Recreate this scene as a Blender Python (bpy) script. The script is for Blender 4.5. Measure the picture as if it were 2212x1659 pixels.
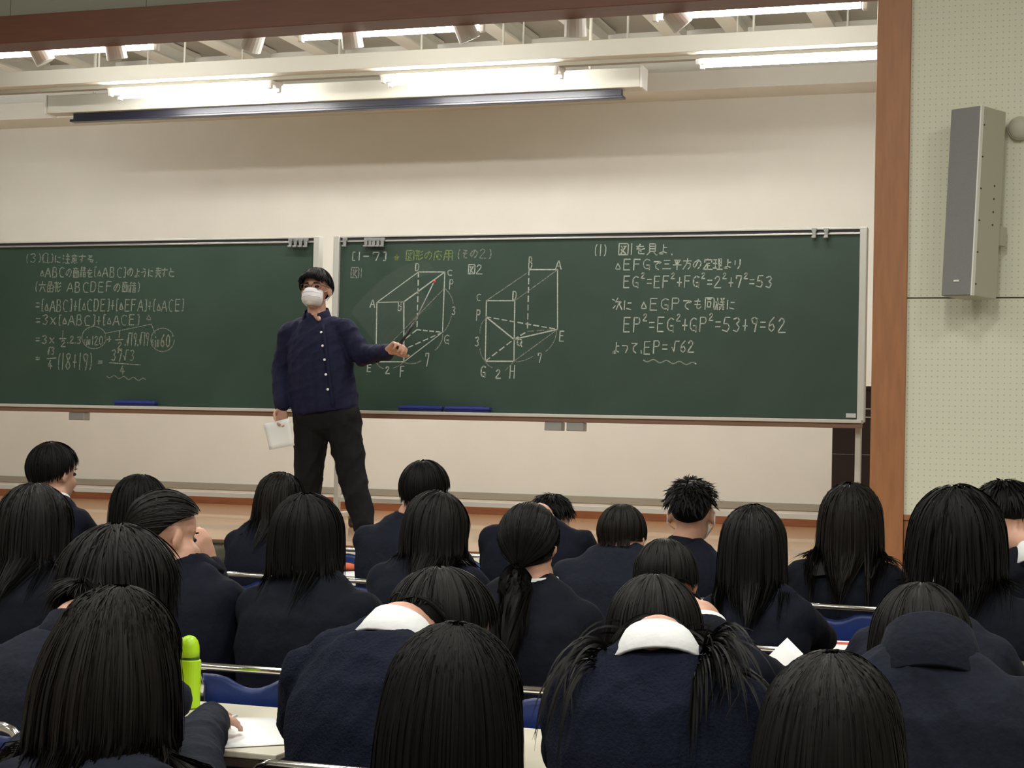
import bpy, math, random
import numpy as np
from mathutils import Vector, Matrix
for o in list(bpy.data.objects): bpy.data.objects.remove(o)
SC = bpy.context.scene; COL = SC.collection
random.seed(7); rng = np.random.default_rng(7)
# ------------------------------------------------------------------ camera
FPX = 3650.0; CX, CY = 1106.0, 829.5; CAM_H = 1.38
TH = math.radians(18.7); PIT = 0.0305; ROL = 0.0235
F0 = np.array([-math.sin(TH)*math.cos(PIT), math.cos(TH)*math.cos(PIT), math.sin(PIT)])
R0 = np.array([math.cos(TH), math.sin(TH), 0.0]); U0 = np.cross(R0, F0)
CR = R0*math.cos(ROL)+U0*math.sin(ROL); CU = -R0*math.sin(ROL)+U0*math.cos(ROL)
CAMP = np.array([0, 0, CAM_H])
cd = bpy.data.cameras.new('camera'); cam = bpy.data.objects.new('camera', cd); COL.objects.link(cam)
m = Matrix.Identity(4)
for i in range(3):
    m[i][0] = CR[i]; m[i][1] = CU[i]; m[i][2] = -F0[i]; m[i][3] = CAMP[i]
cam.matrix_world = m
cd.sensor_width = 36; cd.lens = 36*FPX/2212; cd.clip_start = 0.05; cd.clip_end = 60
SC.camera = cam
def ray(px, py): return F0+CR*((px-CX)/FPX)-CU*((py-CY)/FPX)
def at(px, py, Y):
    d = ray(px, py); return CAMP+d*(Y/d[1])
def atz(px, py, Z):
    d = ray(px, py); return CAMP+d*((Z-CAM_H)/d[2])
def depth(p): return float(np.dot(np.array(p)-CAMP, F0))
# ------------------------------------------------------------------ world, exposure, lights
w = bpy.data.worlds.new('world'); SC.world = w; w.use_nodes = True
w.node_tree.nodes['Background'].inputs[0].default_value = (0.9, 0.95, 1, 1)
w.node_tree.nodes['Background'].inputs[1].default_value = 0.02
SC.view_settings.view_transform = 'Standard'; SC.view_settings.look = 'None'
SC.view_settings.gamma = 1; SC.view_settings.use_curve_mapping = False; SC.view_settings.exposure = 0.0
TUBE = 100.0
def area(x, y, z, sx, sy, e, c=(1, 0.97, 0.9)):
    l = bpy.data.lights.new('hall_ceiling_lamp', 'AREA'); l.shape = 'RECTANGLE'; l.size = sx; l.size_y = sy; l.energy = e; l.color = c
    o = bpy.data.objects.new('hall_ceiling_lamp', l); o.location = (x, y, z); COL.objects.link(o)
for x in (-6.5, -3.6, -0.7, 2.2):
    for y in (-1.5, 1.6, 4.7): area(x, y, 4.95, 0.5, 1.2, 72, (1.0, 0.985, 0.91))
# ------------------------------------------------------------------ materials
MATS = {}
def mat(name, col, rough=0.6, metal=0.0, noise=0.0, scale=20.0, bump=0.0, bscale=None, emit=None, spec=0.5, stretch=None, coat=0.0):
    if name in MATS: return MATS[name]
    M = bpy.data.materials.new(name); M.use_nodes = True; nt = M.node_tree; B = nt.nodes['Principled BSDF']
    B.inputs['Base Color'].default_value = (*col, 1); B.inputs['Roughness'].default_value = rough
    B.inputs['Metallic'].default_value = metal; B.inputs['Specular IOR Level'].default_value = spec
    B.inputs['Coat Weight'].default_value = coat
    tc = nt.nodes.new('ShaderNodeTexCoord'); mp = nt.nodes.new('ShaderNodeMapping'); nt.links.new(tc.outputs['Object'], mp.inputs[0])
    if stretch: mp.inputs['Scale'].default_value = stretch
    if noise > 0:
        n = nt.nodes.new('ShaderNodeTexNoise'); n.inputs['Scale'].default_value = scale; n.inputs['Detail'].default_value = 4
        nt.links.new(mp.outputs[0], n.inputs['Vector'])
        r = nt.nodes.new('ShaderNodeMapRange'); r.inputs[1].default_value = 0.3; r.inputs[2].default_value = 0.7
        r.inputs[3].default_value = 1-noise; r.inputs[4].default_value = 1+noise
        nt.links.new(n.outputs[0], r.inputs[0])
        mx = nt.nodes.new('ShaderNodeMix'); mx.data_type = 'RGBA'; mx.blend_type = 'MULTIPLY'; mx.inputs[0].default_value = 1
        mx.inputs[6].default_value = (*col, 1); nt.links.new(r.outputs[0], mx.inputs[7]); nt.links.new(mx.outputs[2], B.inputs['Base Color'])
    if bump > 0:
        n2 = nt.nodes.new('ShaderNodeTexNoise'); n2.inputs['Scale'].default_value = bscale or scale; n2.inputs['Detail'].default_value = 3
        nt.links.new(mp.outputs[0], n2.inputs['Vector'])
        b = nt.nodes.new('ShaderNodeBump'); b.inputs['Strength'].default_value = bump; b.inputs['Distance'].default_value = 0.01
        nt.links.new(n2.outputs[0], b.inputs['Height']); nt.links.new(b.outputs[0], B.inputs['Normal'])
    if emit:
        B.inputs['Emission Color'].default_value = (*emit[0], 1); B.inputs['Emission Strength'].default_value = emit[1]
    MATS[name] = M; return M
def srgb(r, g, b):
    f = lambda c: (c/255/12.92) if c <= 10 else ((c/255+0.055)/1.055)**2.4
    return (f(r), f(g), f(b))
m_wall = mat('cream_plaster', (0.73, 0.715, 0.65), 0.85, noise=0.02, scale=3, bump=0.03, bscale=60)
m_ceil = mat('stage_ceiling_grey', (0.36, 0.345, 0.29), 0.8, noise=0.05, scale=2)
m_white = mat('white_painted_steel', (0.62, 0.60, 0.52), 0.5)
m_lampwhite = mat('white_lamp_body', (0.72, 0.70, 0.66), 0.4)
m_tube = mat('fluorescent_tube', (1, 1, 1), 0.4, emit=((1, 0.985, 0.935), TUBE))
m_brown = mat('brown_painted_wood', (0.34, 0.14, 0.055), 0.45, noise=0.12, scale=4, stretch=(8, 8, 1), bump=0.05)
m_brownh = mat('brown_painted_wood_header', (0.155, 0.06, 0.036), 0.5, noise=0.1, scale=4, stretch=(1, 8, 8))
m_base = mat('reddish_wood', (0.24, 0.083, 0.033), 0.4, noise=0.15, scale=5, stretch=(1, 10, 10))
m_wain = mat('orange_brown_wood_panel', (0.27, 0.11, 0.04), 0.4, noise=0.15, scale=3, stretch=(6, 6, 1))
m_alu = mat('aluminium', (0.55, 0.55, 0.53), 0.35, metal=0.7)
m_aluw = mat('pale_aluminium', (0.60, 0.60, 0.56), 0.45, metal=0.2)
m_greytrim = mat('grey_trim', (0.33, 0.31, 0.25), 0.6)
m_gap = mat('dark_groove', (0.03, 0.03, 0.04), 0.6)
m_black = mat('black_plastic', (0.008, 0.008, 0.012), 0.4)
m_screenblack = mat('black_screen_cloth', (0.012, 0.012, 0.022), 0.35)
m_chrome = mat('chrome', (0.8, 0.8, 0.78), 0.12, metal=1.0)
m_vinyl = mat('blue_vinyl', (0.010, 0.028, 0.15), 0.42, noise=0.1, scale=30, bump=0.05, bscale=150)
m_tabletop = mat('cream_laminate', (0.62, 0.58, 0.47), 0.35, noise=0.02, scale=5)
m_tableedge = mat('dark_brown_edge', (0.045, 0.028, 0.02), 0.5)
m_paper = mat('white_paper', (0.80, 0.81, 0.80), 0.8, noise=0.02, scale=8)
m_red = mat('red_print', (0.6, 0.06, 0.05), 0.5)
m_green = mat('lime_green_plastic', (0.42, 0.72, 0.012), 0.35)
m_skin = mat('skin', (0.50, 0.275, 0.195), 0.5, noise=0.08, scale=25, bump=0.03, bscale=200)
m_lip = mat('lip', (0.35, 0.10, 0.09), 0.45)
m_eyew = mat('eye_white', (0.7, 0.68, 0.65), 0.2)
m_iris = mat('dark_iris', (0.015, 0.01, 0.008), 0.15)
m_blazer = mat('navy_blazer_wool', (0.0034, 0.0046, 0.0115), 0.9, noise=0.15, scale=60, bump=0.25, bscale=45, spec=0.2)
m_blazer2 = mat('dark_navy_blazer_wool', (0.0026, 0.0036, 0.0085), 0.9, noise=0.15, scale=60, bump=0.25, bscale=45, spec=0.2)
m_sweater = mat('navy_knit', (0.0050, 0.0070, 0.0170), 0.95, noise=0.18, scale=120, bump=0.4, bscale=160, spec=0.15)
m_greyblz = mat('grey_navy_wool', (0.0058, 0.0076, 0.0155), 0.92, noise=0.15, scale=80, bump=0.3, bscale=60, spec=0.2)
m_trouser = mat('black_trouser', (0.006, 0.006, 0.007), 0.85, bump=0.2, bscale=20, spec=0.2)
m_shirtnavy = mat('navy_cotton_shirt', (0.0070, 0.0075, 0.031), 0.8, noise=0.15, scale=60, bump=0.3, bscale=22, spec=0.25)
m_shirt = mat('white_cotton', (0.72, 0.73, 0.74), 0.8, bump=0.2, bscale=40)
m_mask = mat('white_mask', (0.78, 0.76, 0.79), 0.8, bump=0.15, bscale=40)
m_shoe = mat('black_leather', (0.006, 0.006, 0.006), 0.35)
m_button = mat('white_button', (0.8, 0.78, 0.75), 0.3)
m_wheel = mat('caster_grey', (0.06, 0.05, 0.07), 0.35, metal=0.3)
m_cab = mat('dark_brown_lacquer', (0.016, 0.008, 0.007), 0.3)
m_grille = mat('grey_speaker_grille', (0.20, 0.205, 0.20), 0.6, noise=0.15, scale=300, bump=0.2, bscale=500)
m_spk = mat('cream_speaker_shell', (0.44, 0.43, 0.34), 0.5)
m_eraser = mat('blue_eraser_plastic', (0.02, 0.035, 0.24), 0.45)
m_felt = mat('dark_blue_felt', (0.012, 0.015, 0.09), 0.95)
m_clip = mat('grey_clip', (0.33, 0.34, 0.33), 0.4, metal=0.4)
m_bag = mat('olive_canvas', (0.045, 0.042, 0.025), 0.9, noise=0.3, scale=20, bump=0.3)
m_floor = mat('hall_floor_vinyl', (0.18, 0.14, 0.10), 0.5, noise=0.1, scale=2)
m_hallwall = mat('hall_wall_beige', (0.42, 0.40, 0.33), 0.85)
m_hallceil = mat('hall_ceiling', (0.45, 0.44, 0.38), 0.85)
m_upper = mat('grey_upper_panel', (0.30, 0.30, 0.25), 0.8, noise=0.04, scale=2)
def hairmat(name, col, sp=0.5, rough=0.42):
    M = mat(name, col, rough, spec=sp); nt = M.node_tree; B = nt.nodes['Principled BSDF']
    a = nt.nodes.new('ShaderNodeAttribute'); a.attribute_name = 'tone'
    mx = nt.nodes.new('ShaderNodeMix'); mx.data_type = 'RGBA'; mx.blend_type = 'MULTIPLY'; mx.inputs[0].default_value = 1
    mx.inputs[6].default_value = (*col, 1); nt.links.new(a.outputs['Color'], mx.inputs[7]); nt.links.new(mx.outputs[2], B.inputs['Base Color'])
    return M
h_black = hairmat('black_hair', (0.0032, 0.0031, 0.0031), 0.11, 0.55)
h_brown = hairmat('dark_brown_hair', (0.0062, 0.0047, 0.0041), 0.13, 0.52)
h_soft = hairmat('soft_black_hair', (0.0045, 0.0043, 0.0041), 0.14, 0.5)
# stage floor: light wood, planks along the stage
def floor_mat():
    M = mat('stage_wood', (0.52, 0.30, 0.155), 0.22, spec=0.5, coat=0.3); nt = M.node_tree; B = nt.nodes['Principled BSDF']
    tc = nt.nodes.new('ShaderNodeTexCoord'); mp = nt.nodes.new('ShaderNodeMapping'); nt.links.new(tc.outputs['Object'], mp.inputs[0])
    br = nt.nodes.new('ShaderNodeTexBrick'); br.inputs['Scale'].default_value = 1; br.inputs['Brick Width'].default_value = 1.8; br.inputs['Row Height'].default_value = 0.09
    br.inputs['Mortar Size'].default_value = 0.001; br.inputs['Color1'].default_value = (0.56, 0.335, 0.18, 1); br.inputs['Color2'].default_value = (0.50, 0.285, 0.145, 1); br.inputs['Mortar'].default_value = (0.36, 0.2, 0.1, 1)
    nt.links.new(mp.outputs[0], br.inputs['Vector'])
    mp2 = nt.nodes.new('ShaderNodeMapping'); mp2.inputs['Scale'].default_value = (1, 14, 1); nt.links.new(tc.outputs['Object'], mp2.inputs[0])
    n = nt.nodes.new('ShaderNodeTexNoise'); n.inputs['Scale'].default_value = 4; nt.links.new(mp2.outputs[0], n.inputs['Vector'])
    mx = nt.nodes.new('ShaderNodeMix'); mx.data_type = 'RGBA'; mx.blend_type = 'OVERLAY'; mx.inputs[0].default_value = 0.25
    nt.links.new(br.outputs[0], mx.inputs[6]); nt.links.new(n.outputs[0], mx.inputs[7]); nt.links.new(mx.outputs[2], B.inputs['Base Color'])
    return M
m_stage = floor_mat()
# perforated acoustic panel: tiny holes as fine relief
def perf_mat():
    M = mat('perforated_acoustic_panel', (0.41, 0.42, 0.325), 0.85); nt = M.node_tree; B = nt.nodes['Principled BSDF']
    tc = nt.nodes.new('ShaderNodeTexCoord'); sp = nt.nodes.new('ShaderNodeSeparateXYZ'); nt.links.new(tc.outputs['Object'], sp.inputs[0])
    def N(op, a, b=None):
        q = nt.nodes.new('ShaderNodeMath'); q.operation = op
        for i, v in enumerate((a, b)):
            if v is None: continue
            if hasattr(v, 'links'): nt.links.new(v, q.inputs[i])
            else: q.inputs[i].default_value = v
        return q.outputs[0]
    P = 0.0302
    fx = N('SUBTRACT', N('FRACT', N('DIVIDE', N('ADD', sp.outputs[0], 20), P)), 0.5); fz = N('SUBTRACT', N('FRACT', N('DIVIDE', sp.outputs[2], P)), 0.5)
    d = N('SQRT', N('ADD', N('MULTIPLY', fx, fx), N('MULTIPLY', fz, fz)))
    hole = N('LESS_THAN', d, 0.12)
    mx = nt.nodes.new('ShaderNodeMix'); mx.data_type = 'RGBA'; nt.links.new(hole, mx.inputs[0])
    mx.inputs[6].default_value = (0.68, 0.68, 0.56, 1); mx.inputs[7].default_value = (0.47, 0.47, 0.38, 1); nt.links.new(mx.outputs[2], B.inputs['Base Color'])
    return M
m_perf = perf_mat()
def board_mat():
    M = mat('green_chalkboard', (0.03, 0.065, 0.047), 0.45, spec=0.35); nt = M.node_tree; B = nt.nodes['Principled BSDF']
    tc = nt.nodes.new('ShaderNodeTexCoord'); mp = nt.nodes.new('ShaderNodeMapping'); nt.links.new(tc.outputs['Object'], mp.inputs[0])
    n = nt.nodes.new('ShaderNodeTexNoise'); n.inputs['Scale'].default_value = 1.6; n.inputs['Detail'].default_value = 6; n.inputs['Distortion'].default_value = 1.2
    nt.links.new(mp.outputs[0], n.inputs['Vector'])
    r = nt.nodes.new('ShaderNodeValToRGB'); r.color_ramp.elements[0].position = 0.35; r.color_ramp.elements[1].position = 0.75
    r.color_ramp.elements[0].color = (0.031, 0.060, 0.044, 1); r.color_ramp.elements[1].color = (0.041, 0.075, 0.055, 1)
    nt.links.new(n.outputs[0], r.inputs[0]); nt.links.new(r.outputs[0], B.inputs['Base Color'])
    return M
m_board = board_mat()
def chalk_mat(name, col, dens):
    M = mat(name, col, 0.95, spec=0.1); nt = M.node_tree; B = nt.nodes['Principled BSDF']
    tc = nt.nodes.new('ShaderNodeTexCoord'); n = nt.nodes.new('ShaderNodeTexNoise'); n.inputs['Scale'].default_value = 160; n.inputs['Detail'].default_value = 2
    nt.links.new(tc.outputs['Object'], n.inputs['Vector'])
    r = nt.nodes.new('ShaderNodeMapRange'); r.inputs[1].default_value = 0.3; r.inputs[2].default_value = 0.7; r.inputs[3].default_value = dens-0.25; r.inputs[4].default_value = min(1, dens+0.25)
    nt.links.new(n.outputs[0], r.inputs[0]); nt.links.new(r.outputs[0], B.inputs['Alpha'])
    return M
c_white = chalk_mat('white_chalk', (0.58, 0.64, 0.57), 0.78)
c_thin = chalk_mat('faint_chalk', (0.42, 0.45, 0.38), 0.45)
c_left = chalk_mat('dim_white_chalk', (0.40, 0.43, 0.36), 0.55)
c_yel = chalk_mat('yellow_green_chalk', (0.36, 0.46, 0.16), 0.5)
c_smear = chalk_mat('wiped_chalk_dust', (0.30, 0.36, 0.30), 0.12)
MATS['wiped_chalk_dust'].node_tree.nodes['Map Range'].inputs[3].default_value = 0.04
MATS['wiped_chalk_dust'].node_tree.nodes['Map Range'].inputs[4].default_value = 0.15
# ------------------------------------------------------------------ mesh helpers
def V(*a): return np.array(a, float)
def nrm(v): v = np.array(v, float); return v/max(1e-9, np.linalg.norm(v))
def link(o, parent=None):
    COL.objects.link(o)
    if parent is not None: o.parent = parent
    return o
def tag(o, label, cat, group=None):
    o['label'] = label; o['category'] = cat
    if group: o['group'] = group
    return o
def empty(name, loc, rz=0.0):
    o = bpy.data.objects.new(name, None); o.empty_display_size = 0.1; link(o); o.location = loc; o.rotation_euler = (0, 0, rz); return o
class MB:
    def __init__(s): s.v = []; s.f = []
    def add(s, v, f):
        k = len(s.v); s.v += [tuple(map(float, p)) for p in v]; s.f += [tuple(i+k for i in q) for q in f]; return s
    def box(s, c, sz, R=None):
        x, y, z = [d/2 for d in sz]; P = [V(i*x, j*y, k*z) for i in (-1, 1) for j in (-1, 1) for k in (-1, 1)]
        if R is not None: P = [R@p for p in P]
        return s.add([V(*c)+p for p in P], [(0, 1, 3, 2), (4, 6, 7, 5), (0, 4, 5, 1), (2, 3, 7, 6), (0, 2, 6, 4), (1, 5, 7, 3)])
    def cyl(s, a, b, r0, r1=None, n=12, cap=True):
        r1 = r0 if r1 is None else r1; a = V(*a); b = V(*b); d = nrm(b-a); u = nrm(np.cross(d, (0, 0, 1) if abs(d[2]) < 0.9 else (1, 0, 0))); t = np.cross(d, u)
        P = [a+(u*math.cos(q)+t*math.sin(q))*r0 for q in np.linspace(0, 2*math.pi, n, endpoint=False)]+[b+(u*math.cos(q)+t*math.sin(q))*r1 for q in np.linspace(0, 2*math.pi, n, endpoint=False)]
        F = [(i, (i+1) % n, n+(i+1) % n, n+i) for i in range(n)]
        if cap: F += [tuple(range(n-1, -1, -1)), tuple(range(n, 2*n))]
        return s.add(P, F)
    def loft(s, rings, cap=True, closed=True):
        n = len(rings[0]); P = [p for r in rings for p in r]; F = []
        for j in range(len(rings)-1):
            for i in range(n if closed else n-1):
                F.append((j*n+i, j*n+(i+1) % n, (j+1)*n+(i+1) % n, (j+1)*n+i))
        if cap: F += [tuple(range(n-1, -1, -1)), tuple((len(rings)-1)*n+i for i in range(n))]
        return s.add(P, F)
    def cap(s, a, b, ra, rb=None, n=10):       # round-ended tapered limb
        rb = ra if rb is None else rb; a = V(*a); b = V(*b); d = b-a
        d = nrm(d) if np.linalg.norm(d) > 1e-6 else V(0, 0, 1); u = nrm(np.cross(d, (0, 0, 1) if abs(d[2]) < 0.9 else (1, 0, 0))); t = np.cross(d, u)
        ang = np.linspace(0, 2*math.pi, n, endpoint=False); rings = []
        for q in (-85, -60, -30, 0): rings.append((a, ra, math.radians(q)))
        for q in (0, 30, 60, 85): rings.append((b, rb, math.radians(q)))
        return s.loft([[c+d*r*math.sin(q)+(u*math.cos(x)+t*math.sin(x))*r*math.cos(q) for x in ang] for c, r, q in rings])
    def ell(s, c, r, M=None, n=14, k=8):
        rings = []
        for j in range(k+1):
            q = -math.pi/2*0.97+math.pi*0.97*j/k
            ring = [V(r[0]*math.cos(q)*math.cos(x), r[1]*math.cos(q)*math.sin(x), r[2]*math.sin(q)) for x in np.linspace(0, 2*math.pi, n, endpoint=False)]
            if M is not None: ring = [M@p for p in ring]
            rings.append([V(*c)+p for p in ring])
        return s.loft(rings)
    def tube(s, path, r, n=8, cap=True):
        path = [V(*p) for p in path]; rings = []; u = None
        for i, p in enumerate(path):
            d = nrm(path[min(i+1, len(path)-1)]-path[max(i-1, 0)])
            if u is None: u = nrm(np.cross(d, (0, 0, 1) if abs(d[2]) < 0.9 else (1, 0, 0)))
            u = nrm(u-d*np.dot(u, d)); t = np.cross(d, u); rr = r[i] if hasattr(r, '__len__') else r
            rings.append([p+(u*math.cos(q)+t*math.sin(q))*rr for q in np.linspace(0, 2*math.pi, n, endpoint=False)])
        return s.loft(rings, cap)
    def mesh(s, name, m, smooth=False):
        me = bpy.data.meshes.new(name); me.from_pydata(s.v, [], s.f); me.materials.append(m)
        if smooth: me.polygons.foreach_set('use_smooth', [True]*len(me.polygons))
        me.update(); return me
    def build(s, name, m, parent=None, smooth=False, bevel=0):
        o = bpy.data.objects.new(name, s.mesh(name, m, smooth)); link(o, parent)
        if bevel:
            b = o.modifiers.new('bevel', 'BEVEL'); b.width = bevel; b.segments = 2; b.limit_method = 'ANGLE'
        return o
    def fuse(s, name, m, voxel=0.012, it=3, parent=None, folds=0.0, seed=0):     # one continuous skin over all the volumes
        o = bpy.data.objects.new('tmp', s.mesh('tmp', m)); link(o)
        r = o.modifiers.new('r', 'REMESH'); r.mode = 'VOXEL'; r.voxel_size = voxel
        k = o.modifiers.new('s', 'SMOOTH'); k.factor = 0.5; k.iterations = it
        dg = bpy.context.evaluated_depsgraph_get(); me = bpy.data.meshes.new_from_object(o.evaluated_get(dg))
        bpy.data.objects.remove(o); me.name = name
        if folds > 0:
            n = len(me.vertices); co = np.empty(n*3); me.vertices.foreach_get('co', co); co = co.reshape(-1, 3)
            no = np.empty(n*3); me.vertices.foreach_get('normal', no); no = no.reshape(-1, 3)
            R = np.random.default_rng(seed); h = np.zeros(n)
            for q in range(7):
                dr = R.normal(size=3)*V(1.0, 1.0, 0.55); dr /= np.linalg.norm(dr); fr = R.uniform(14, 55)
                wv = np.sin(co@dr*fr+R.uniform(0, 6)+1.5*np.sin(co@R.normal(size=3)*9)); h += (1-np.abs(wv))**2*R.uniform(0.4, 1)*14/fr
            co += no*(h[:, None]-h.mean())*folds; me.vertices.foreach_set('co', co.ravel())
        me.polygons.foreach_set('use_smooth', [True]*len(me.polygons)); me.update()
        if not me.materials: me.materials.append(m)
        return link(bpy.data.objects.new(name, me), parent)
def box(name, c, sz, m, parent=None, bevel=0, R=None): return MB().box(c, sz, R).build(name, m, parent, bevel=bevel)
def struct(o): o['kind'] = 'structure'; return o
def span(name, x0, x1, y0, y1, z0, z1, m, parent=None, bevel=0):
    return box(name, ((x0+x1)/2, (y0+y1)/2, (z0+z1)/2), (abs(x1-x0), abs(y1-y0), abs(z1-z0)), m, parent, bevel)
def rotz(a): c, s_ = math.cos(a), math.sin(a); return np.array([[c, -s_, 0], [s_, c, 0], [0, 0, 1.0]])
def rotx(a): c, s_ = math.cos(a), math.sin(a); return np.array([[1.0, 0, 0], [0, c, -s_], [0, s_, c]])
def roty(a): c, s_ = math.cos(a), math.sin(a); return np.array([[c, 0, s_], [0, 1.0, 0], [-s_, 0, c]])
# ------------------------------------------------------------------ setting
YP = 9.0; YB = 10.45; YW = 13.3; SZ = 0.72
XPL = at(1889, 500, YP)[0]; XPR = XPL+0.175
struct(span('floor', -12, 4.5, -4.5, YP, -0.1, 0, m_floor))
st = struct(span('trim_1', -12, 0.9, YP, YW+0.1, 0.0, SZ, m_stage)); st['label'] = 'raised stage platform of light polished wood'
struct(span('wall_back', -12, 0.9, YW, YW+0.12, SZ, 5.0, m_wall))
struct(span('wall_stage_left', -12.12, -12, YP-.2, YW+0.12, 0, 5.0, m_wall))
struct(span('wall_stage_right', 0.78, 0.9, YP+0.25, YW, SZ, 5.0, m_wall))
struct(span('wall_left', -12.12, -12, -4.5, YP-.2, 0, 5.2, m_hallwall))
struct(span('wall_right', 4.5, 4.62, -4.5, YP, 0, 5.2, m_hallwall))
struct(span('wall_rear', -12.1, 4.62, -4.62, -4.5, 0, 5.2, m_hallwall))
struct(span('ceiling', -12.1, 4.62, -4.62, YP+.2, 5.2, 5.3, m_hallceil))
ZH = at(740, 52, YP)[2]; ZHT = ZH+0.175
# front wall right of the stage opening: perforated panels over a wood wainscot
ZJ = at(1960, 644, YP)[2]; ZWn = at(2000, 1113, YP)[2]
wf = struct(span('wall_front', XPR, 4.5, YP+0.02, YP+0.24, 0, 5.2, m_hallwall))
for (za, zb) in ((ZWn, ZJ-0.004), (ZJ+0.004, ZJ+1.8), (ZJ+1.808, 5.2)):
    for (xa, xb) in ((XPR, XPR+1.8), (XPR+1.806, XPR+3.6), (XPR+3.606, 4.5)):
        span('wall_panel', xa, xb, YP-0.005, YP+0.02, za, zb, m_perf, wf)
struct(span('trim_2', XPR, 4.5, YP-0.02, YP+0.02, ZWn-0.028, ZWn, m_wain, bevel=0.003))
for i in range(4):
    span('wainscot_panel', XPR+i*1.32+0.003, min(4.5, XPR+(i+1)*1.32), YP-0.008, YP+0.02, 0, ZWn-0.03, m_wain, wf)
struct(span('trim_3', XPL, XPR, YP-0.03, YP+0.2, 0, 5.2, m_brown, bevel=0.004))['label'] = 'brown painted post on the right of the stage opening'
# upper front wall + header
wu = struct(span('wall_front_upper', -12, XPL, YP+0.03, YP+0.2, ZHT, 5.2, m_upper))
xj = at(315, 8, YP)[0]; pw = abs(xj-at(22, 20, YP)[0])
xs = [xj+pw*i for i in range(-6, 12)]
for a, b in zip(xs[:-1], xs[1:]):
    if a < -12 or a > XPL: continue
    span('wall_panel', max(a+0.002, -12), min(b-0.002, XPL), YP+0.005, YP+0.03, ZHT, 5.2, m_upper, wu)
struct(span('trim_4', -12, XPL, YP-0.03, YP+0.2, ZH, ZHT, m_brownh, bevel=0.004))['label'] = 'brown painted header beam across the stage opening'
struct(span('trim_5', -12, XPL, YP-0.02, YP, 0, SZ-0.02, m_wain))
struct(span('trim_6', -12, XPL, YP-0.03, YP+0.001, SZ-0.03, SZ+0.002, m_base))
# back wall foot
struct(span('baseboard_back', -12, 0.78, YW-0.03, YW, SZ, SZ+0.095, m_base, bevel=0.003))
struct(span('trim_7', -12, 0.78, YW-0.022, YW, SZ+0.095, SZ+0.125, m_wall))
struct(span('trim_8', -12, 0.78, YW-0.03, YW, SZ+0.125, SZ+0.18, m_greytrim, bevel=0.002))
# stage ceiling
ZC = 4.62
dk = struct(span('ceiling_stage', -12, 0.9, YP+0.2, YW+0.1, ZC, ZC+0.1, m_ceil))
for px in (-260, -40, 120, 300, 470, 640, 850, 1065, 1240, 1420, 1560, 1760):
    x = at(px, 105, 12.0)[0]
    b = MB(); b.box((x, (YP+0.25+12.9)/2, ZC-0.02), (0.14, 12.9-YP-0.25, 0.02)).box((x, (YP+0.25+12.9)/2, ZC-0.085), (0.02, 12.9-YP-0.25, 0.13)).box((x, (YP+0.25+12.9)/2, ZC-0.16), (0.14, 12.9-YP-0.25, 0.02))
    b.build('ceiling_joist', m_white, dk)
for y in (10.1, 11.0, 11.9):
    span('ceiling_seam', -12, 0.78, y-0.02, y+0.02, ZC-0.015, ZC, m_white, dk)
# cornice box in front of the wall
zc = at(1400, 198, 12.9)[2]
struct(span('trim_9', -12, 0.78, 12.9, YW, zc, zc+0.15, m_wall, bevel=0.003))
struct(span('trim_10', -12, 0.78, 13.0, YW, zc+0.15, ZC, m_wall))
# ------------------------------------------------------------------ truss beam, lamps
YT = 10.6; zt = at(740, 150, YT)[2]
tr = empty('lighting_truss', (-5, YT, zt)); tag(tr, 'long white box beam hanging across the stage above the boards, on thin rods', 'beam')
L = MB(); L.box((-5.6+5, 0.06, 0.055), (12.8, 0.12, 0.11)); L.build('beam', m_white, tr, bevel=0.004)
box('lower_channel', (-0.6, 0.14, -0.012), (12.8, 0.06, 0.024), m_greytrim, tr)
for px in (205, 390, 725, 903, 1080, 1350, 1623):
    x = at(px, 120, YT)[0]; MB().cyl((x+5, 0.06, 0.1), (x+5, 0.06, ZC-zt), 0.008, n=8).build('hanging_rod', m_white, tr)
def batten(name, x0, x1, y, z, label, tubes=2, group='fluorescent battens over the stage'):
    r = empty(name, ((x0+x1)/2, y, z)); L_ = x1-x0; tag(r, label, 'light', group)
    pr = [(-0.09, -0.005), (-0.045, 0.05), (0.045, 0.05), (0.09, -0.005), (0.02, -0.045), (-0.02, -0.045)] if tubes == 2 else [(-0.05, 0.0), (-0.035, 0.045), (0.035, 0.045), (0.05, 0.0), (0.02, -0.012), (-0.02, -0.012)]
    MB().loft([[V(x_, a_, b_) for a_, b_ in pr] for x_ in (-L_/2-0.03, L_/2+0.03)]).build('lamp_body', m_lampwhite, r)
    for k in range(tubes):
        yy = (k-(tubes-1)/2)*0.13
        MB().cyl((-L_/2+0.02, yy, -0.035), (L_/2-0.02, yy, -0.035), 0.019, n=14).build('fluorescent_tube', m_tube, r, smooth=True)
        for s_ in (-1, 1):
            MB().box((s_*(L_/2+0.005), yy, -0.03), (0.03, 0.035, 0.07)).build('lamp_socket', m_lampwhite, r, bevel=0.006)
    for s_ in (-1, 1): MB().cyl((s_*L_*0.3, 0, 0.04), (s_*L_*0.3, 0, ZC-z), 0.007, n=8).build('lamp_hanger', m_white, r)
    return r
YL = 10.8
nm = ['left of the three glaring twin tube lamps over the boards, above the left board', 'middle of the three glaring twin tube lamps over the boards', 'right of the three glaring twin tube lamps over the boards, next to the brown post', 'twin tube lamp over the stage left of the photo frame']
for i, (a, b, y) in enumerate(((252, 592, 172), (838, 1205, 142), (1515, 1912, 102), (-440, -120, 195))):
    batten('fluorescent_lamp', at(a, y, YL)[0], at(b, y, YL)[0], YL, at((a+b)/2, y+22, YL)[2]+0.03, nm[i])
YF = 9.45; zf = at(850, 68, YF)[2]+0.03
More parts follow.
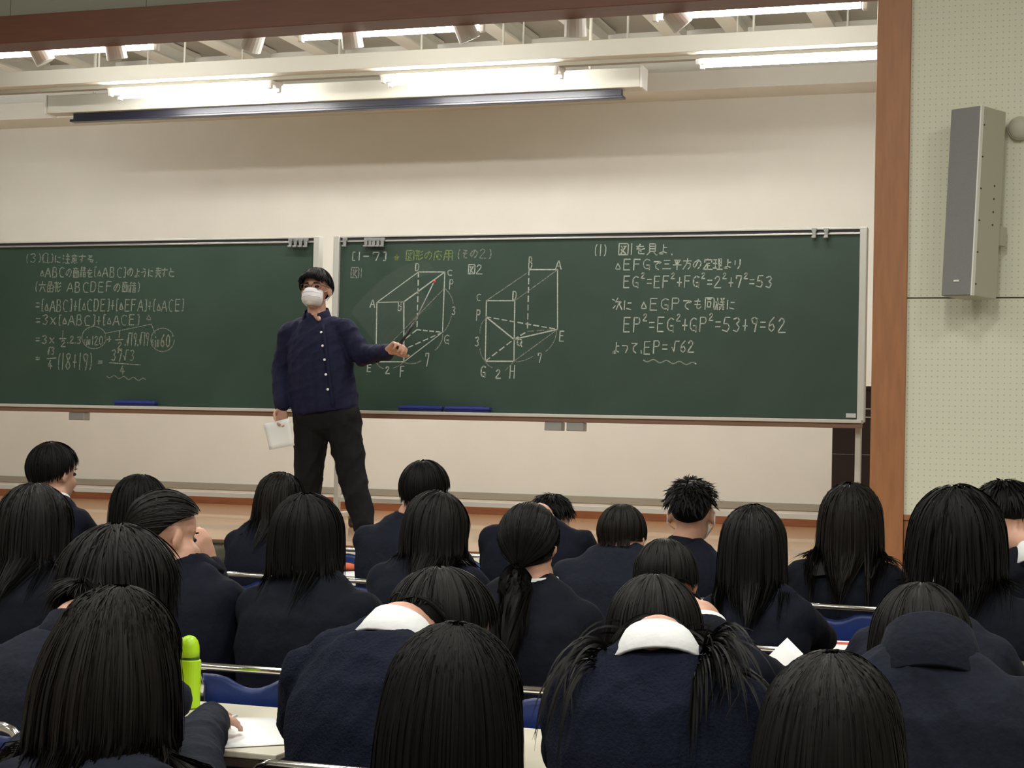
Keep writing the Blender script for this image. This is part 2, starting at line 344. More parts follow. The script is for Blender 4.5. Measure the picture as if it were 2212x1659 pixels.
nm2 = ['slim tube lamp just behind the header beam, at the left edge', 'slim tube lamp just behind the header beam, between two spotlights in the middle', 'slim tube lamp just behind the header beam, nearest the brown post']
for i, (a, b, y) in enumerate(((-75, 337, 98), (653, 1040, 66), (1418, 1867, 24))):
    batten('fluorescent_lamp', at(a, y, YF)[0], at(b, y, YF)[0], YF, zf, nm2[i], 1)
span('lamp_track', -12, XPL, 9.30, 9.34, ZH+0.04, ZH+0.07, m_white)
tag(bpy.data.objects['lamp_track'], 'narrow pale track rail behind the header beam carrying spotlights', 'rail')
cans = [(90, 118, 25, 'leftmost white spotlight under the header beam, aimed down'), (250, 110, 5, 'second white spotlight from the left under the header beam'), (547, 90, -30, 'white spotlight with tilted can, alone between the left and middle slim lamps'),
        (760, 85, 3, 'white spotlight hanging in front of the middle slim lamp, above the board seam'), (1007, 68, 20, 'white spotlight at the right end of the middle slim lamp'), (1243, 58, -4, 'upright white spotlight alone between the middle and right slim lamps'), (1463, 42, 38, 'rightmost white spotlight, tilted, at the start of the right slim lamp')]
for px, py, t, lb in cans:
    p = at(px, py, 9.32); r = empty('spotlight', (p[0], 9.32, p[2])); tag(r, lb, 'spotlight', 'track spotlights under the header')
    R = roty(math.radians(-t))@rotx(math.radians(18))
    d = R@V(0, 0, -1); MB().cyl(-d*0.06, d*0.055, 0.062, 0.066, 20).cyl(-d*0.06, -d*0.085, 0.062, 0.03, 20).build('spotlight_can', m_lampwhite, r, smooth=False, bevel=0.004)
    MB().cyl(d*0.0555, d*0.057, 0.055, 0.055, 20).build('spotlight_lens', m_greytrim, r)
    MB().cyl((0, 0, 0.02), (0, 0, ZH+0.045-p[2]), 0.012, n=8).box((0, 0, max(0.06, ZH+0.03-p[2])), (0.07, 0.04, 0.03)).build('spotlight_stem', m_lampwhite, r)
# projection screen
YS = 11.3; xa, xb = at(101, 220, YS)[0], at(1383, 170, YS)[0]; zs = at(1383, 187, YS)[2]
sc = empty('projector_screen', ((xa+xb)/2, YS, zs)); tag(sc, 'rolled up projection screen in a long white case with black lower bar', 'screen')
W_ = xb-xa
box('screen_case', (0, 0.07, 0.07), (W_, 0.14, 0.14), m_white, sc, bevel=0.006)
box('end_cap', (-W_/2-0.008, 0.07, 0.07), (0.016, 0.15, 0.15), m_lampwhite, sc); box('end_cap', (W_/2+0.008, 0.07, 0.07), (0.016, 0.15, 0.15), m_lampwhite, sc)
box('screen_roll', (0.03, 0.08, -0.022), (W_-0.36, 0.05, 0.05), m_screenblack, sc)
box('bottom_bar', (0.03, 0.07, -0.057), (W_-0.32, 0.075, 0.02), m_screenblack, sc, bevel=0.004)
for s_ in (-1, 1):
    x = s_*W_*0.42; MB().cyl((x, 0.07, 0.13), (x, 0.07, ZC-zs), 0.012, n=8).build('hanging_rod', m_white, sc)
# ------------------------------------------------------------------ chalkboards
def B2(px, py): p = at(px, py, YB); return p[0], p[2]
zt_b = B2(730, 513)[1]; zb_b = B2(1240, 897)[1]
def chalkboard(name, x0, x1, z0, z1, label, postl, postr):
    r = empty(name, ((x0+x1)/2, YB, SZ)); tag(r, label, 'chalkboard'); cx = (x0+x1)/2; W = x1-x0; zz = lambda z: z-SZ
    box('board_panel', (0, 0.02, zz((z0+z1)/2)), (W-0.03, 0.03, z1-z0-0.02), m_board, r)
    box('back_panel', (0, 0.05, zz((z0+z1)/2)), (W-0.02, 0.02, z1-z0), m_greytrim, r)
    box('top_frame', (0, 0.015, zz(z1+0.003)), (W, 0.05, 0.012), m_aluw, r, bevel=0.002)
    box('hook_groove', (0, 0.02, zz(z1-0.012)), (W-0.02, 0.04, 0.022), m_gap, r)
    box('lower_rail', (0, 0.012, zz(z1-0.028)), (W, 0.045, 0.012), m_alu, r, bevel=0.002)
    box('side_frame', (-W/2, 0.015, zz((z0+z1)/2)), (0.045, 0.07, z1-z0+0.02), m_aluw, r, bevel=0.006)
    box('side_frame', (W/2, 0.015, zz((z0+z1)/2)), (0.045, 0.07, z1-z0+0.02), m_aluw, r, bevel=0.006)
    box('chalk_tray', (0, -0.03, zz(z0-0.006)), (W+0.03, 0.10, 0.022), m_aluw, r, bevel=0.004)
    box('tray_underside', (0, -0.028, zz(z0-0.032)), (W+0.02, 0.07, 0.03), mat('brown_tray_plastic', (0.22, 0.13, 0.09), 0.45), r, bevel=0.004)  # brown here is a reflection under the tray, painted into its colour
    for s_, on in ((-1, postl), (1, postr)):
        x = s_*(W/2-0.02)
        MB().box((x, 0.06, zz(z1+0.0)/2+0.06), (0.035, 0.05, zz(z1)-0.1)).build('stand_post', m_aluw, r, bevel=0.004)
        MB().box((x, 0.03, 0.095), (0.045, 0.62, 0.035)).build('stand_foot', m_aluw, r, bevel=0.006)
        for yy in (-0.26, 0.32):
            c = empty('caster', (x, yy, 0.0)); c.parent = r
            c2 = MB().cyl((-0.014, 0, 0.035), (0.014, 0, 0.035), 0.035, n=18).build('caster_wheel', m_wheel, c); MB().box((0, 0, 0.065), (0.04, 0.05, 0.03)).cyl((0, 0, 0.07), (0, 0, 0.09), 0.012).build('caster_fork', m_clip, c)
    box('stand_crossbar', (0, 0.06, 0.2), (W-0.06, 0.03, 0.03), m_aluw, r)
    return r, cx
xr0, xr1 = B2(727, 600)[0], B2(1863, 700)[0]; xl1 = B2(684, 600)[0]; xl0 = xl1-(xr1-xr0)
bR, cR = chalkboard('chalkboard', xr0, xr1, zb_b, zt_b, 'right green chalkboard with two chalk prism drawings and equations', 1, 1)
bL, cL = chalkboard('chalkboard', xl0, xl1, zb_b-0.0, zt_b, 'left green chalkboard with triangle area calculation, cut by the left edge', 1, 1)
def clip(px, py, par, cx, i):
    x, z = B2(px, py); c = MB(); c.box((x-cx, -0.022, z-SZ+0.016), (0.03, 0.02, 0.022)).box((x-cx, -0.026, z-SZ-0.012), (0.022, 0.012, 0.045)).box((x-cx, -0.036, z-SZ-0.03), (0.028, 0.02, 0.012))
    c.build('map_hook', m_clip, par, bevel=0.002)
for i, px in enumerate((631, 642, 653, 664)): clip(px, 524, bL, cL, i)
for i, px in enumerate((748, 794, 803, 811, 820, 829)): clip(px, 523, bR, cR, i)
for i, px in enumerate((1760, 1786)): clip(px, 503, bR, cR, i)
for px, par, cx in ((203, bL, cL), (1221, bR, cR), (1268, bR, cR)):
    x, z = B2(px, 0)[0], zb_b-0.075
    box('chalk_drawer', (x-cx, -0.02, z-SZ), (0.115 if px > 400 else 0.125, 0.08, 0.055), m_clip, par, bevel=0.005)
x, z = B2(1838, 899); box('maker_plate', (x-cR, 0.002, z-SZ+0.004), (0.06, 0.004, 0.026), m_aluw, bR)
def eraser(px0, px1, label):
    x0, x1 = at(px0, 880, YB-0.045)[0], at(px1, 880, YB-0.045)[0]; zt_ = zb_b+0.005
    r = empty('chalkboard_eraser', ((x0+x1)/2, YB-0.045, zt_)); tag(r, label, 'eraser', 'erasers on the chalk trays'); l = x1-x0
    box('felt_pad', (0, 0, 0.008), (l-0.01, 0.045, 0.016), m_felt, r, bevel=0.003)
    box('eraser_back', (0, 0, 0.026), (l, 0.052, 0.020), m_eraser, r, bevel=0.006)
    box('hand_strap', (0, 0, 0.038), (l*0.75, 0.02, 0.004), m_eraser, r, bevel=0.001)
eraser(249, 337, 'blue eraser on the tray of the left board'); eraser(862, 957, 'long blue eraser on the right board tray, nearer the teacher'); eraser(963, 1060, 'blue eraser on the right board tray, right of the other one')
# ------------------------------------------------------------------ chalk writing
FONT = {'A': '094089 1666', 'B': '1019 1050625414 54766919', 'C': '714012163979', 'D': '1019 105072765919', 'E': '1019 1070 1464 1979', 'F': '1019 1070 1464', 'G': '71401216387875 4575 7579', 'H': '1019 7079 1474',
 'P': '1019 1060726414', 'Q': '40121648767240 5589', '0': '40121749777240', '1': '4049', '2': '123061630989', '3': '11507244 44765918', '4': '400686 5359', '5': '702014 14547659 5908', '6': '60231749775416',
 '7': '1210 107049', '8': '401144774917447140', '9': '714011346471 7159', '(': '60323759', ')': '30626739', '[': '70303979', ']': '20606929', '+': '4148 1575', '=': '1373 1676', 'x': '1278 7218', 'r': '0515394090',
 'T': '43188843', '.': '3848 4849', ',': '3747 4759', '-': '1575', 's': '64343666683828', 'i': '4449 4142', 'n': '2429 25446469', 'o': '4050615241 4140', "'": '4041',
 'に': '1119 4373 3879', 'の': '5128061350837759', 'を': '1272 40154457 84363989', 'よ': '4047 4373 47181949 4778', 'り': '1115 606649', 'う': '3061 14637459', 'す': '0282 4045264746 4639', 'と': '2034 7414184989',
 'て': '1171 71343769', 'っ': '13637559', 'も': '40385977 1262 1565', 'で': '1171 71343769 6273 7182', 'る': '11610576 76694847', 'そ': '20611464 64353969', 'い': '1117 6165', 'な': '1252 3014 4373',
 '図': '1019 109099 1999 3244 5263 7238 3578', '見': '2026 207076 2272 2474 2676 3609 66678999', '三': '1171 2464 0888', '平': '1171 2234 6254 0585 4149', '方': '4042 0282 423509 34747759',
 '定': '4041 1311 1181 8183 3464 4449 4666 3509 0999', '理': '0131 0434 0838 2128 50808555 5055 5383 6069 5686 4999', '次': '0122 1836 5033 3383 8374 6449 6499', '同': '1019 10909998 3161 3363 6367 6737 3733',
 '様': '0333 2029 2209 2445 5062 8072 5383 4585 4787 7079 6649 6689', '注': '0112 0415 0928 5060 4282 4585 3989 6069', '意': '4041 1282 3132 6152 2474 2477 7477 2777 2676 1829 3848 4969 7889',
 '面': '1171 4013 1319 138389 1989 3339 6369 3565', '積': '3011 0333 2029 2209 4181 6065 4383 5585 5559 8589 5787 5989', '表': '1181 1383 1585 4045 4519 4589 5959', '六': '4042 0383 3519 5589',
 '角': '3013 206052 1319 138389 1686 4349 1989', '形': '0151 0555 2029 4149 8162 8465 8759', '応': '4041 1181 1109 3436 4548 4878 5354 7486', '用': '2009 209099 2393 2696 5059', '*': '406903832940', '/': '0595'}
def strokes_of(ch): return [[(int(s_[i])/9, int(s_[i+1])/9) for i in range(0, len(s_)-1, 2)] for s_ in FONT[ch].split()]
class Stroke(list): pass
def chalk(name, lines, board, cx, m, wd=0.0075, label=None):
    gl = {}
    for ln in lines: gl.setdefault(getattr(ln, 'g', -1), []).append(ln)
    if len(gl) > 1 or -1 not in gl:
        for k_, v_ in gl.items():
            o = chalk0('chalk_character' if k_ >= 0 else 'chalk_mark', v_, board, cx, m, wd, label); o['kind'] = 'stuff' if k_ < 0 else ''
            if k_ >= 0: del o['kind']
        return o
    o = chalk0(name, lines, board, cx, m, wd, label); o['kind'] = 'stuff'; return o
def chalk0(name, lines, board, cx, m, wd=0.0075, label=None):
    b = MB(); R = np.random.default_rng(len(lines)*7+int(lines[0][0][0]))
    for ln in lines:
        P = [np.array(B2(*q)) for q in ln]
        if len(P) > 2:          # soften corners a little
            Q = [P[0]]
            for i in range(1, len(P)-1): Q += [P[i]*0.88+P[i-1]*0.12, P[i]*0.88+P[i+1]*0.12]
            P = Q+[P[-1]]
        prev = None; h = wd/2*R.uniform(0.75, 1.2)
        for a, c in zip(P[:-1], P[1:]):
            d = c-a; l = np.linalg.norm(d)
            if l < 1e-5: continue
            d /= l; n = np.array([-d[1], d[0]]); a2 = a-d*h*0.6; c2 = c+d*h*0.6; y = 0.0035
            q = [a2+n*h, a2-n*h, c2-n*h*0.9, c2+n*h*0.9]
            b.add([(u[0]-cx, y, u[1]-SZ) for u in q], [(0, 1, 2, 3)])
            b.add([(u[0]-cx, y-0.0006, u[1]-SZ) for u in (a2, a+n*h, a-n*h)], [])
    o = b.build(name, m, board)
    if label: o['label'] = label
    return o
GID = [0]
NARROW = {'.': .35, ',': .35, '(': .45, ')': .45, '[': .5, ']': .5, '1': .45, 'i': .35, '-': .8, 'T': .75, '+': .75, '=': .8, 'o': .4, 's': .6, 'n': .7, ' ': .5}
def write(text, x0, y0, x1, y1, slope=0.0):     # pixels of the line's box; ^ raises the next glyph, _ lowers it
    toks = []; i = 0
    while i < len(text):
        up = 0
        if text[i] in '^_': up = 1 if text[i] == '^' else -1; i += 1
        toks.append((text[i], up)); i += 1
    ws = [NARROW.get(c, 1.0)*(0.55 if u else 1) for c, u in toks]; k = (x1-x0)/(sum(ws)+0.12*len(ws)); x = x0; out = []; h = y1-y0
    for (c, u), w_ in zip(toks, ws):
        if c != ' ':
            s_ = 0.5 if u else 1; yy = y0+(-0.28*h if u > 0 else (0.6*h if u < 0 else 0))+slope*(x-x0)
            if c in FONT and ord(c) > 0x3000 and ord(c) < 0x3100 and not u: s_ = 0.85; yy += 0.1*h
            if c in 'Tsno+=x-': pass
            jx, jy = random.uniform(-.6, .6), random.uniform(-1, 1)
            GID[0] += 1
            for st_ in strokes_of(c):
                q_ = Stroke([(x+jx+p[0]*w_*k+(1-p[1])*h*0.06, yy+jy+p[1]*h*s_) for p in st_]); q_.g = GID[0]; out.append(q_)
        x += (w_+0.12)*k
    return out
def wave(x0, y0, x1, y1, n=6, a=3): return [[(x0+(x1-x0)*t, y0+(y1-y0)*t+a*math.sin(t*n*2*math.pi)) for t in np.linspace(0, 1, n*8)]]
def dash(a, b, n): 
    a, b = np.array(a, float), np.array(b, float); return [[tuple(a+(b-a)*(i/n)), tuple(a+(b-a)*((i+0.62)/n))] for i in range(n)]
def arc(a, c, b, k=8):
    a, b, c = map(lambda q: np.array(q, float), (a, b, c)); return [[tuple((1-t)**2*a+2*t*(1-t)*c+t*t*b) for t in np.linspace(0, 1, k)]]
K = lambda u, v: (720+u/3.95, 500+v/3.95)
def KL(*pts): return [[K(*p) for p in pts]]
chalk('chalk_line', write('(1)', 1283, 529, 1312, 553), bR, cR, c_white)
chalk('chalk_line', write('図1を見よ.', 1334, 526, 1458, 550), bR, cR, c_white)
chalk('chalk_line', write('TEFGで三平方の定理より', 1327, 561, 1606, 584, -0.012), bR, cR, c_white)
chalk('chalk_line', write('EG^2=EF^2+FG^2=2^2+7^2=53', 1345, 596, 1672, 621), bR, cR, c_white)
chalk('chalk_line', write('次に TEGPでも同様に', 1322, 644, 1592, 669), bR, cR, c_white)
chalk('chalk_line', write('EP^2=EG^2+GP^2=53+9=62', 1345, 686, 1700, 717), bR, cR, c_white)
chalk('chalk_line', write('よって,EP=', 1322, 737, 1445, 764)+write('r62', 1450, 736, 1502, 761)+wave(1390, 778, 1503, 786, 4), bR, cR, c_white)
chalk('chalk_heading', write('[1-7]', 758, 544, 838, 562), bR, cR, c_white)
chalk('chalk_heading', write('*', 850, 550, 864, 562)+write('図形の応用', 875, 541, 978, 562), bR, cR, c_yel, label='yellow chalk heading')
chalk('chalk_heading', write('(その2)', 986, 538, 1064, 558), bR, cR, c_thin)
chalk('chalk_heading', write('図1', 755, 578, 786, 600), bR, cR, c_thin); chalk('chalk_heading', write('図2', 1010, 571, 1044, 591), bR, cR, c_white)
# first prism
A_, B_, D_, C_, P_, G_, F_, E_, H_ = (370, 605), (600, 600), (725, 345), (950, 345), (945, 485), (930, 860), (600, 1112), (362, 1112), (712, 838)
s1 = KL(A_, B_)+KL(A_, D_)+KL(D_, C_)+KL(B_, C_)+KL(A_, E_)+KL(B_, F_)+KL(C_, G_)+KL(E_, F_)+KL(F_, G_)
s1 += dash(K(*D_), K(*H_), 7)+dash(K(*H_), K(*G_), 4)+dash(K(*H_), K(*E_), 6)+dash(K(*G_), K(*E_), 9)
chalk('chalk_drawing', s1, bR, cR, c_white, 0.0085, 'left prism drawing')
chalk('chalk_drawing', KL(P_, (540, 900), (440, 1000))+arc(K(955, 490), K(1010, 540), K(1022, 612))+arc(K(1006, 720), K(985, 810), K(935, 862))+arc(K(932, 880), K(930, 960), K(868, 1012))+arc(K(600, 1116), K(680, 1145), K(745, 1104))+arc(K(370, 1125), K(390, 1160), K(425, 1168))+arc(K(510, 1165), K(560, 1150), K(592, 1120)), bR, cR, c_thin, 0.007)
def glyph(c, u, v, w_, h): x, y = K(u, v); return write(c, x-w_/7.9, y-h/7.9, x+w_/7.9, y+h/7.9)
chalk('chalk_letters', glyph('A', 335, 612, 50, 70)+glyph('B', 570, 635, 45, 75)+glyph('D', 718, 302, 45, 60)+glyph('C', 995, 352, 55, 45)+glyph('P', 1008, 448, 45, 80)+glyph('3', 1026, 678, 40, 70)+glyph('G', 972, 925, 60, 80)+glyph('7', 798, 1092, 45, 110)+glyph('F', 590, 1192, 50, 90)+glyph('E', 305, 1165, 50, 60)+glyph('2', 464, 1182, 45, 60), bR, cR, c_white, 0.0075)
C2, D2, A2, B2_, E2, P2, Q2, G2, H2, X2 = (1305, 590), (1547, 590), (1912, 325), (1668, 325), (1912, 835), (1302, 728), (1540, 920), (1295, 1107), (1540, 1107), (1655, 852)
s2 = KL(C2, D2)+KL(B2_, A2)+KL(A2, E2)+KL(C2, G2)+KL(D2, H2)+KL(G2, H2)+KL(P2, Q2)+KL(Q2, E2)+dash(K(*B2_), K(*X2), 7)+dash(K(*P2), K(*E2), 9)+dash(K(*G2), K(*Q2), 4)+dash(K(*Q2), K(*X2), 2)
chalk('chalk_drawing', s2, bR, cR, c_white, 0.0085, 'right prism drawing')
chalk('chalk_drawing', KL(C2, (1650, 355))+KL(A2, (1700, 480), D2)+KL(H2, E2)+dash(K(*X2), K(*E2), 3)+arc(K(1290, 750), K(1245, 800), K(1250, 870))+arc(K(1250, 1000), K(1250, 1060), K(1295, 1107))+arc(K(1295, 1110), K(1320, 1150), K(1355, 1162))+arc(K(1468, 1185), K(1500, 1150), K(1540, 1110))+arc(K(1540, 1112), K(1620, 1115), K(1700, 1066))+arc(K(1905, 845), K(1895, 960), K(1812, 1022)), bR, cR, c_thin, 0.007)
chalk('chalk_letters', glyph('C', 1245, 565, 50, 55)+glyph('D', 1545, 545, 45, 70)+glyph('B', 1683, 262, 45, 95)+glyph('A', 1925, 278, 60, 80)+glyph('P', 1236, 717, 45, 90)+glyph('E', 1952, 895, 55, 85)+glyph('Q', 1592, 948, 60, 70)+glyph('G', 1282, 1198, 60, 100)+glyph('H', 1530, 1195, 60, 110)+glyph('3', 1228, 940, 45, 80)+glyph('2', 1408, 1212, 55, 75)+glyph('7', 1762, 1075, 45, 80), bR, cR, c_white, 0.0075)
# wiped dust arc on the right board
sm = MB()
for k_ in range(9):
    for i in range(18):
        def pt(t, o_): x = 150+(650)*t; y = 690-440*math.sin(t*math.pi/2)**0.85; return K(x+o_*0.8, y+o_)
        a, b = i/18, (i+1)/18; q = [B2(*pt(a, k_*38)), B2(*pt(b, k_*38)), B2(*pt(b, k_*38+40)), B2(*pt(a, k_*38+40))]
        if k_ < 3 or i < 12: sm.add([(u[0]-cR, 0.0042, u[1]-SZ) for u in q], [(0, 1, 2, 3)])
sm.build('chalk_smudge', c_smear, bR)
# left board (crop scale 3.95, origin 0,500)
KK = lambda u, v: (u/3.95, 500+v/3.95)
def wl(t, u0, v0, u1, v1): a = KK(u0, v0); b = KK(u1, v1); return write(t, a[0], a[1], b[0], b[1])
lt = []
chalk('chalk_line', wl('(3)(1)に注意する.', 215, 192, 840, 268)+arc(KK(355, 230), KK(360, 180), KK(400, 185))+arc(KK(355, 230), KK(370, 280), KK(430, 262)), bL, cL, c_thin)
chalk('chalk_line', wl('TABCの面積を[TABC]のように表すと', 335, 305, 1495, 388), bL, cL, c_left)
chalk('chalk_line', wl('(六角形 ABCDEFの面積)', 295, 430, 1200, 515), bL, cL, c_left)
chalk('chalk_line', wl('=[TABC]+[TCDE]+[TEFA]+[TACE]', 300, 580, 1575, 680), bL, cL, c_left, 0.008)
chalk('chalk_line', wl('=3x[TABC]+[TACE]', 300, 712, 1200, 798), bL, cL, c_left, 0.008)
l6 = wl('=3x', 300, 890, 475, 960)+wl('1', 515, 845, 560, 900)+[[KK(505, 915), KK(560, 913)]]+wl('2', 515, 925, 565, 980)+wl('.2.3', 570, 895, 700, 955)+wl('sin120o', 705, 890, 900, 965)+wl('+', 910, 895, 960, 950)+wl('1', 1000, 850, 1045, 905)+[[KK(985, 925), KK(1050, 922)]]+wl('2', 1000, 940, 1050, 1000)+wl('.r19.r19', 1060, 865, 1275, 975)+wl('sin60o', 1285, 880, 1475, 985)
chalk('chalk_line', l6, bL, cL, c_left, 0.008)
l7 = wl('=', 300, 1060, 350, 1110)+wl('r3', 400, 990, 465, 1055)+[[KK(400, 1085), KK(475, 1080)]]+wl('4', 410, 1100, 450, 1175)+wl('(18+19)', 485, 1040, 790, 1180)+wl('=', 830, 1085, 885, 1135)+wl('37r3', 945, 1010, 1155, 1105)+[[KK(930, 1120), KK(1195, 1138)]]+wl('4', 1020, 1150, 1065, 1220)+[[(x, y) for x, y in wave(*KK(910, 1235), *KK(1240, 1265), 4, 3)[0]]]
chalk('chalk_line', l7, bL, cL, c_left, 0.008)
def ring(cx, cy, rx, ry): return [[KK(cx+rx*math.cos(t), cy+ry*math.sin(t)) for t in np.linspace(0, 2*math.pi*0.95, 20)]]
chalk('chalk_mark', ring(800, 905, 105, 95)+ring(1385, 925, 100, 100)+[[KK(890, 870), KK(1100, 830), KK(1290, 790)]]+[[KK(1290, 790), KK(1320, 870)]]+wl('T', 1240, 690, 1300, 760), bL, cL, c_thin, 0.006)
# ------------------------------------------------------------------ dark cabinet, speaker, wall disc
x0, x1 = at(1797, 980, 12.0)[0], at(1900, 950, 12.0)[0]; zt_ = at(1878, 834, 12.0)[2]
cb = empty('cabinet', ((x0+x1)/2, 12.2, SZ)); tag(cb, 'dark brown lacquered cabinet standing behind the right end of the right board', 'cabinet'); W = x1-x0; Hc = zt_-SZ
box('cabinet_body', (0, 0, Hc/2), (W, 0.4, Hc-0.03), m_cab, cb, bevel=0.004); box('cabinet_top', (0, 0, Hc-0.012), (W+0.02, 0.43, 0.024), m_cab, cb, bevel=0.004)
for k in (0.16, 0.218): box('trim_strip', (0, -0.203, Hc-k), (W, 0.006, 0.007), m_greytrim, cb)
box('cabinet_door', (-W*0.25, -0.206, Hc*0.3), (W*0.46, 0.012, Hc*0.5), m_cab, cb, bevel=0.003); box('cabinet_door', (W*0.25, -0.206, Hc*0.3), (W*0.46, 0.012, Hc*0.5), m_cab, cb, bevel=0.003)
p = at(2100, 440, 8.82); sp = empty('wall_speaker', (p[0], 8.82, p[2])); tag(sp, 'tall column loudspeaker with grey grille on the perforated wall', 'speaker')
sp.rotation_euler = (math.radians(-1.8), math.radians(1.3), math.radians(-33))
HS = 0.955
box('speaker_shell', (0, 0.02, 0), (0.185, 0.19, HS), m_spk, sp, bevel=0.004)
box('grille', (0, -0.084, 0), (0.178, 0.018, HS-0.005), m_grille, sp, bevel=0.003)
box('edge_strip', (0.092, -0.082, 0), (0.008, 0.022, HS), mat('bright_strip', (0.75, 0.75, 0.7), 0.4), sp)
box('name_badge', (0.0, -0.0945, -HS/2+0.075), (0.032, 0.004, 0.009), mat('bright_strip', (0.75, 0.75, 0.7), 0.4), sp)
for k in range(6): box('seam_notch', (0.0935, -0.066, -HS/2+0.16*k+0.06), (0.003, 0.02, 0.006), m_gap, sp)
for k in range(4): MB().cyl((0.0925, 0.05, 0.09-k*0.066), (0.0945, 0.05, 0.09-k*0.066), 0.005, n=10).build('screw', m_gap, sp)
box('wall_bracket', (0.05, 0.14, -0.15), (0.05, 0.12, 0.1), m_spk, sp, bevel=0.004)
p = at(2203, 277, 8.97); dsk = empty('wall_disc', (p[0], 8.99, p[2])); tag(dsk, 'round cream wall fitting right of the column speaker, cut by the frame', 'wall fitting')
MB().cyl((0, 0, 0), (0, -0.03, 0), 0.062, 0.06, 28).build('disc_base', m_spk, dsk); MB().ell((0, -0.03, 0), (0.058, 0.02, 0.058)).build('disc_dome', m_spk, dsk, smooth=True)
# ------------------------------------------------------------------ chairs and tables
def chair_meshes():
    M_ = {}
    hw = 0.215; zt = 0.78; path = []
    def arcpt(cx, cz, r, a): return (cx+r*math.cos(a), -0.0, cz+r*math.sin(a))
    def lean(p): return (p[0], (p[2]-0.44)*-0.12, p[2])
    left = [(-hw, 0, 0.30), (-hw, 0, zt-0.05)]+[arcpt(-hw+0.05, zt-0.05, 0.05, math.radians(a)) for a in (150, 120, 95)]
    right = [(-x, y, z) for x, y, z in reversed(left)]
    M_['back_tube'] = MB().tube([lean(p) for p in left+right], 0.0105, 8).mesh('back_tube', m_chrome, True)
    b = MB(); fr = []; bk = []
    for i in range(17):
        t = i/16; x = -hw+0.018+(2*hw-0.036)*t; dip = 0.030*max(0, math.cos((t-0.5)*math.pi/0.42)) if abs(t-0.5) < 0.21 else 0
        zt2 = zt-0.020-dip; zb = 0.60; row = []
        for z, yo in ((zb, 0.012), (zb+0.01, 0.0), (zb+0.05, -0.006), (zt2-0.02, -0.006), (zt2, 0.0), (zt2-0.005, 0.02), (zb+0.01, 0.026)):
            row.append((x, yo+(z-0.44)*-0.12+0.010*math.cos((t-0.5)*math.pi)+0.004, z))
        fr.append(row)
    b.loft([[V(*p) for p in r] for r in fr]); M_['backrest'] = b.mesh('backrest', m_vinyl, True)
    s_ = MB(); s_.box((0, 0.215, 0.44), (0.37, 0.37, 0.035)); M_['seat'] = s_.mesh('seat', m_vinyl)
    for sx in (-1, 1):
        M_['leg%d' % sx] = MB().tube([(sx*hw, 0.03, 0.40), (sx*hw, 0.015, 0.30), (sx*0.2, 0.42, 0.0)], 0.0105, 8).mesh('leg', m_chrome, True)
        M_['leg%d' % (sx+5)] = MB().tube([(sx*0.19, 0.40, 0.43), (sx*0.195, 0.2, 0.22), (sx*0.2, -0.02, 0.0)], 0.0105, 8).mesh('leg', m_chrome, True)
    M_['cross'] = MB().tube([(-0.2, 0.0, 0.05), (0.2, 0.0, 0.05)], 0.008, 8).tube([(-0.2, 0.36, 0.06), (0.2, 0.36, 0.06)], 0.008, 8).mesh('crossbar', m_chrome, True)
    return M_
CH = chair_meshes()
def chair(x, y, rz, label):
    r = empty('folding_chair', (x, y, 0), rz); tag(r, label, 'chair', 'blue folding chairs in the hall')
    for k, n in (('back_tube', 'back_tube'), ('backrest', 'backrest'), ('seat', 'seat'), ('leg-1', 'leg'), ('leg1', 'leg'), ('leg4', 'leg'), ('leg6', 'leg'), ('cross', 'crossbar')):
        o = bpy.data.objects.new(n, CH[k]); link(o, r)
    return r
ROW = {'l': 2.92, 'n': 2.2, 'm': 1.72, 'z': 2.80, 'a': 3.86, 'b': 4.94, 'c': 6.32, 'd': 7.95}
def table(x0, x1, ynear, label, dep=0.55):
    r = empty('folding_table', ((x0+x1)/2, ynear+dep/2, 0)); tag(r, label, 'table', 'long cream tables in rows'); W = x1-x0
    t = box('tabletop', (0, 0, 0.693), (W, dep, 0.014), m_tabletop, r, bevel=0.003)
    box('edge_band', (0, 0, 0.676), (W-0.004, dep-0.004, 0.020), m_tableedge, r, bevel=0.003)
    box('shelf', (0, 0.04, 0.58), (W-0.2, dep-0.18, 0.012), m_tableedge, r)
    for sx in (-1, 1):
        for sy in (-1, 1):
            MB().cyl((sx*(W/2-0.12), sy*(dep/2-0.08), 0.67), (sx*(W/2-0.12), sy*(dep/2-0.08), 0.0), 0.014, n=10).build('leg', m_black, r)
    return r
cut = at(607, 1610, 3.22)[0]
rows_txt = {'z': 'nearest row', 'a': 'second nearest row', 'b': 'middle row', 'c': 'fourth row', 'd': 'row before the stage'}
TW = 1.80
for k, cutx in (('z', cut), ('a', -1.05), ('b', -1.3), ('c', -1.5), ('d', -2.0)):
    yn = ROW[k]+0.42 if k != 'd' else 8.30
    n0 = -4 if k in 'bcd' else -2
    lo = {'z': -3.3, 'a': -4.6, 'b': -5.6, 'c': -6.6, 'd': -7.0}[k]
    xs = []; x = cutx
    while x-TW > lo-1.0: xs.append((x-TW, x-0.01)); x -= TW
    x = cutx
    while x < 0.9: xs.append((x+0.01, x+TW)); x += TW
    xs.sort(); od = ['first', 'second', 'third', 'fourth', 'fifth', 'sixth', 'seventh']
    for i, (a, b) in enumerate(xs):
        if k in 'zmab' and b < lo: continue
        table(a, b, yn, 'cream topped long table in the %s, %s from the left' % (rows_txt[k], od[i]))
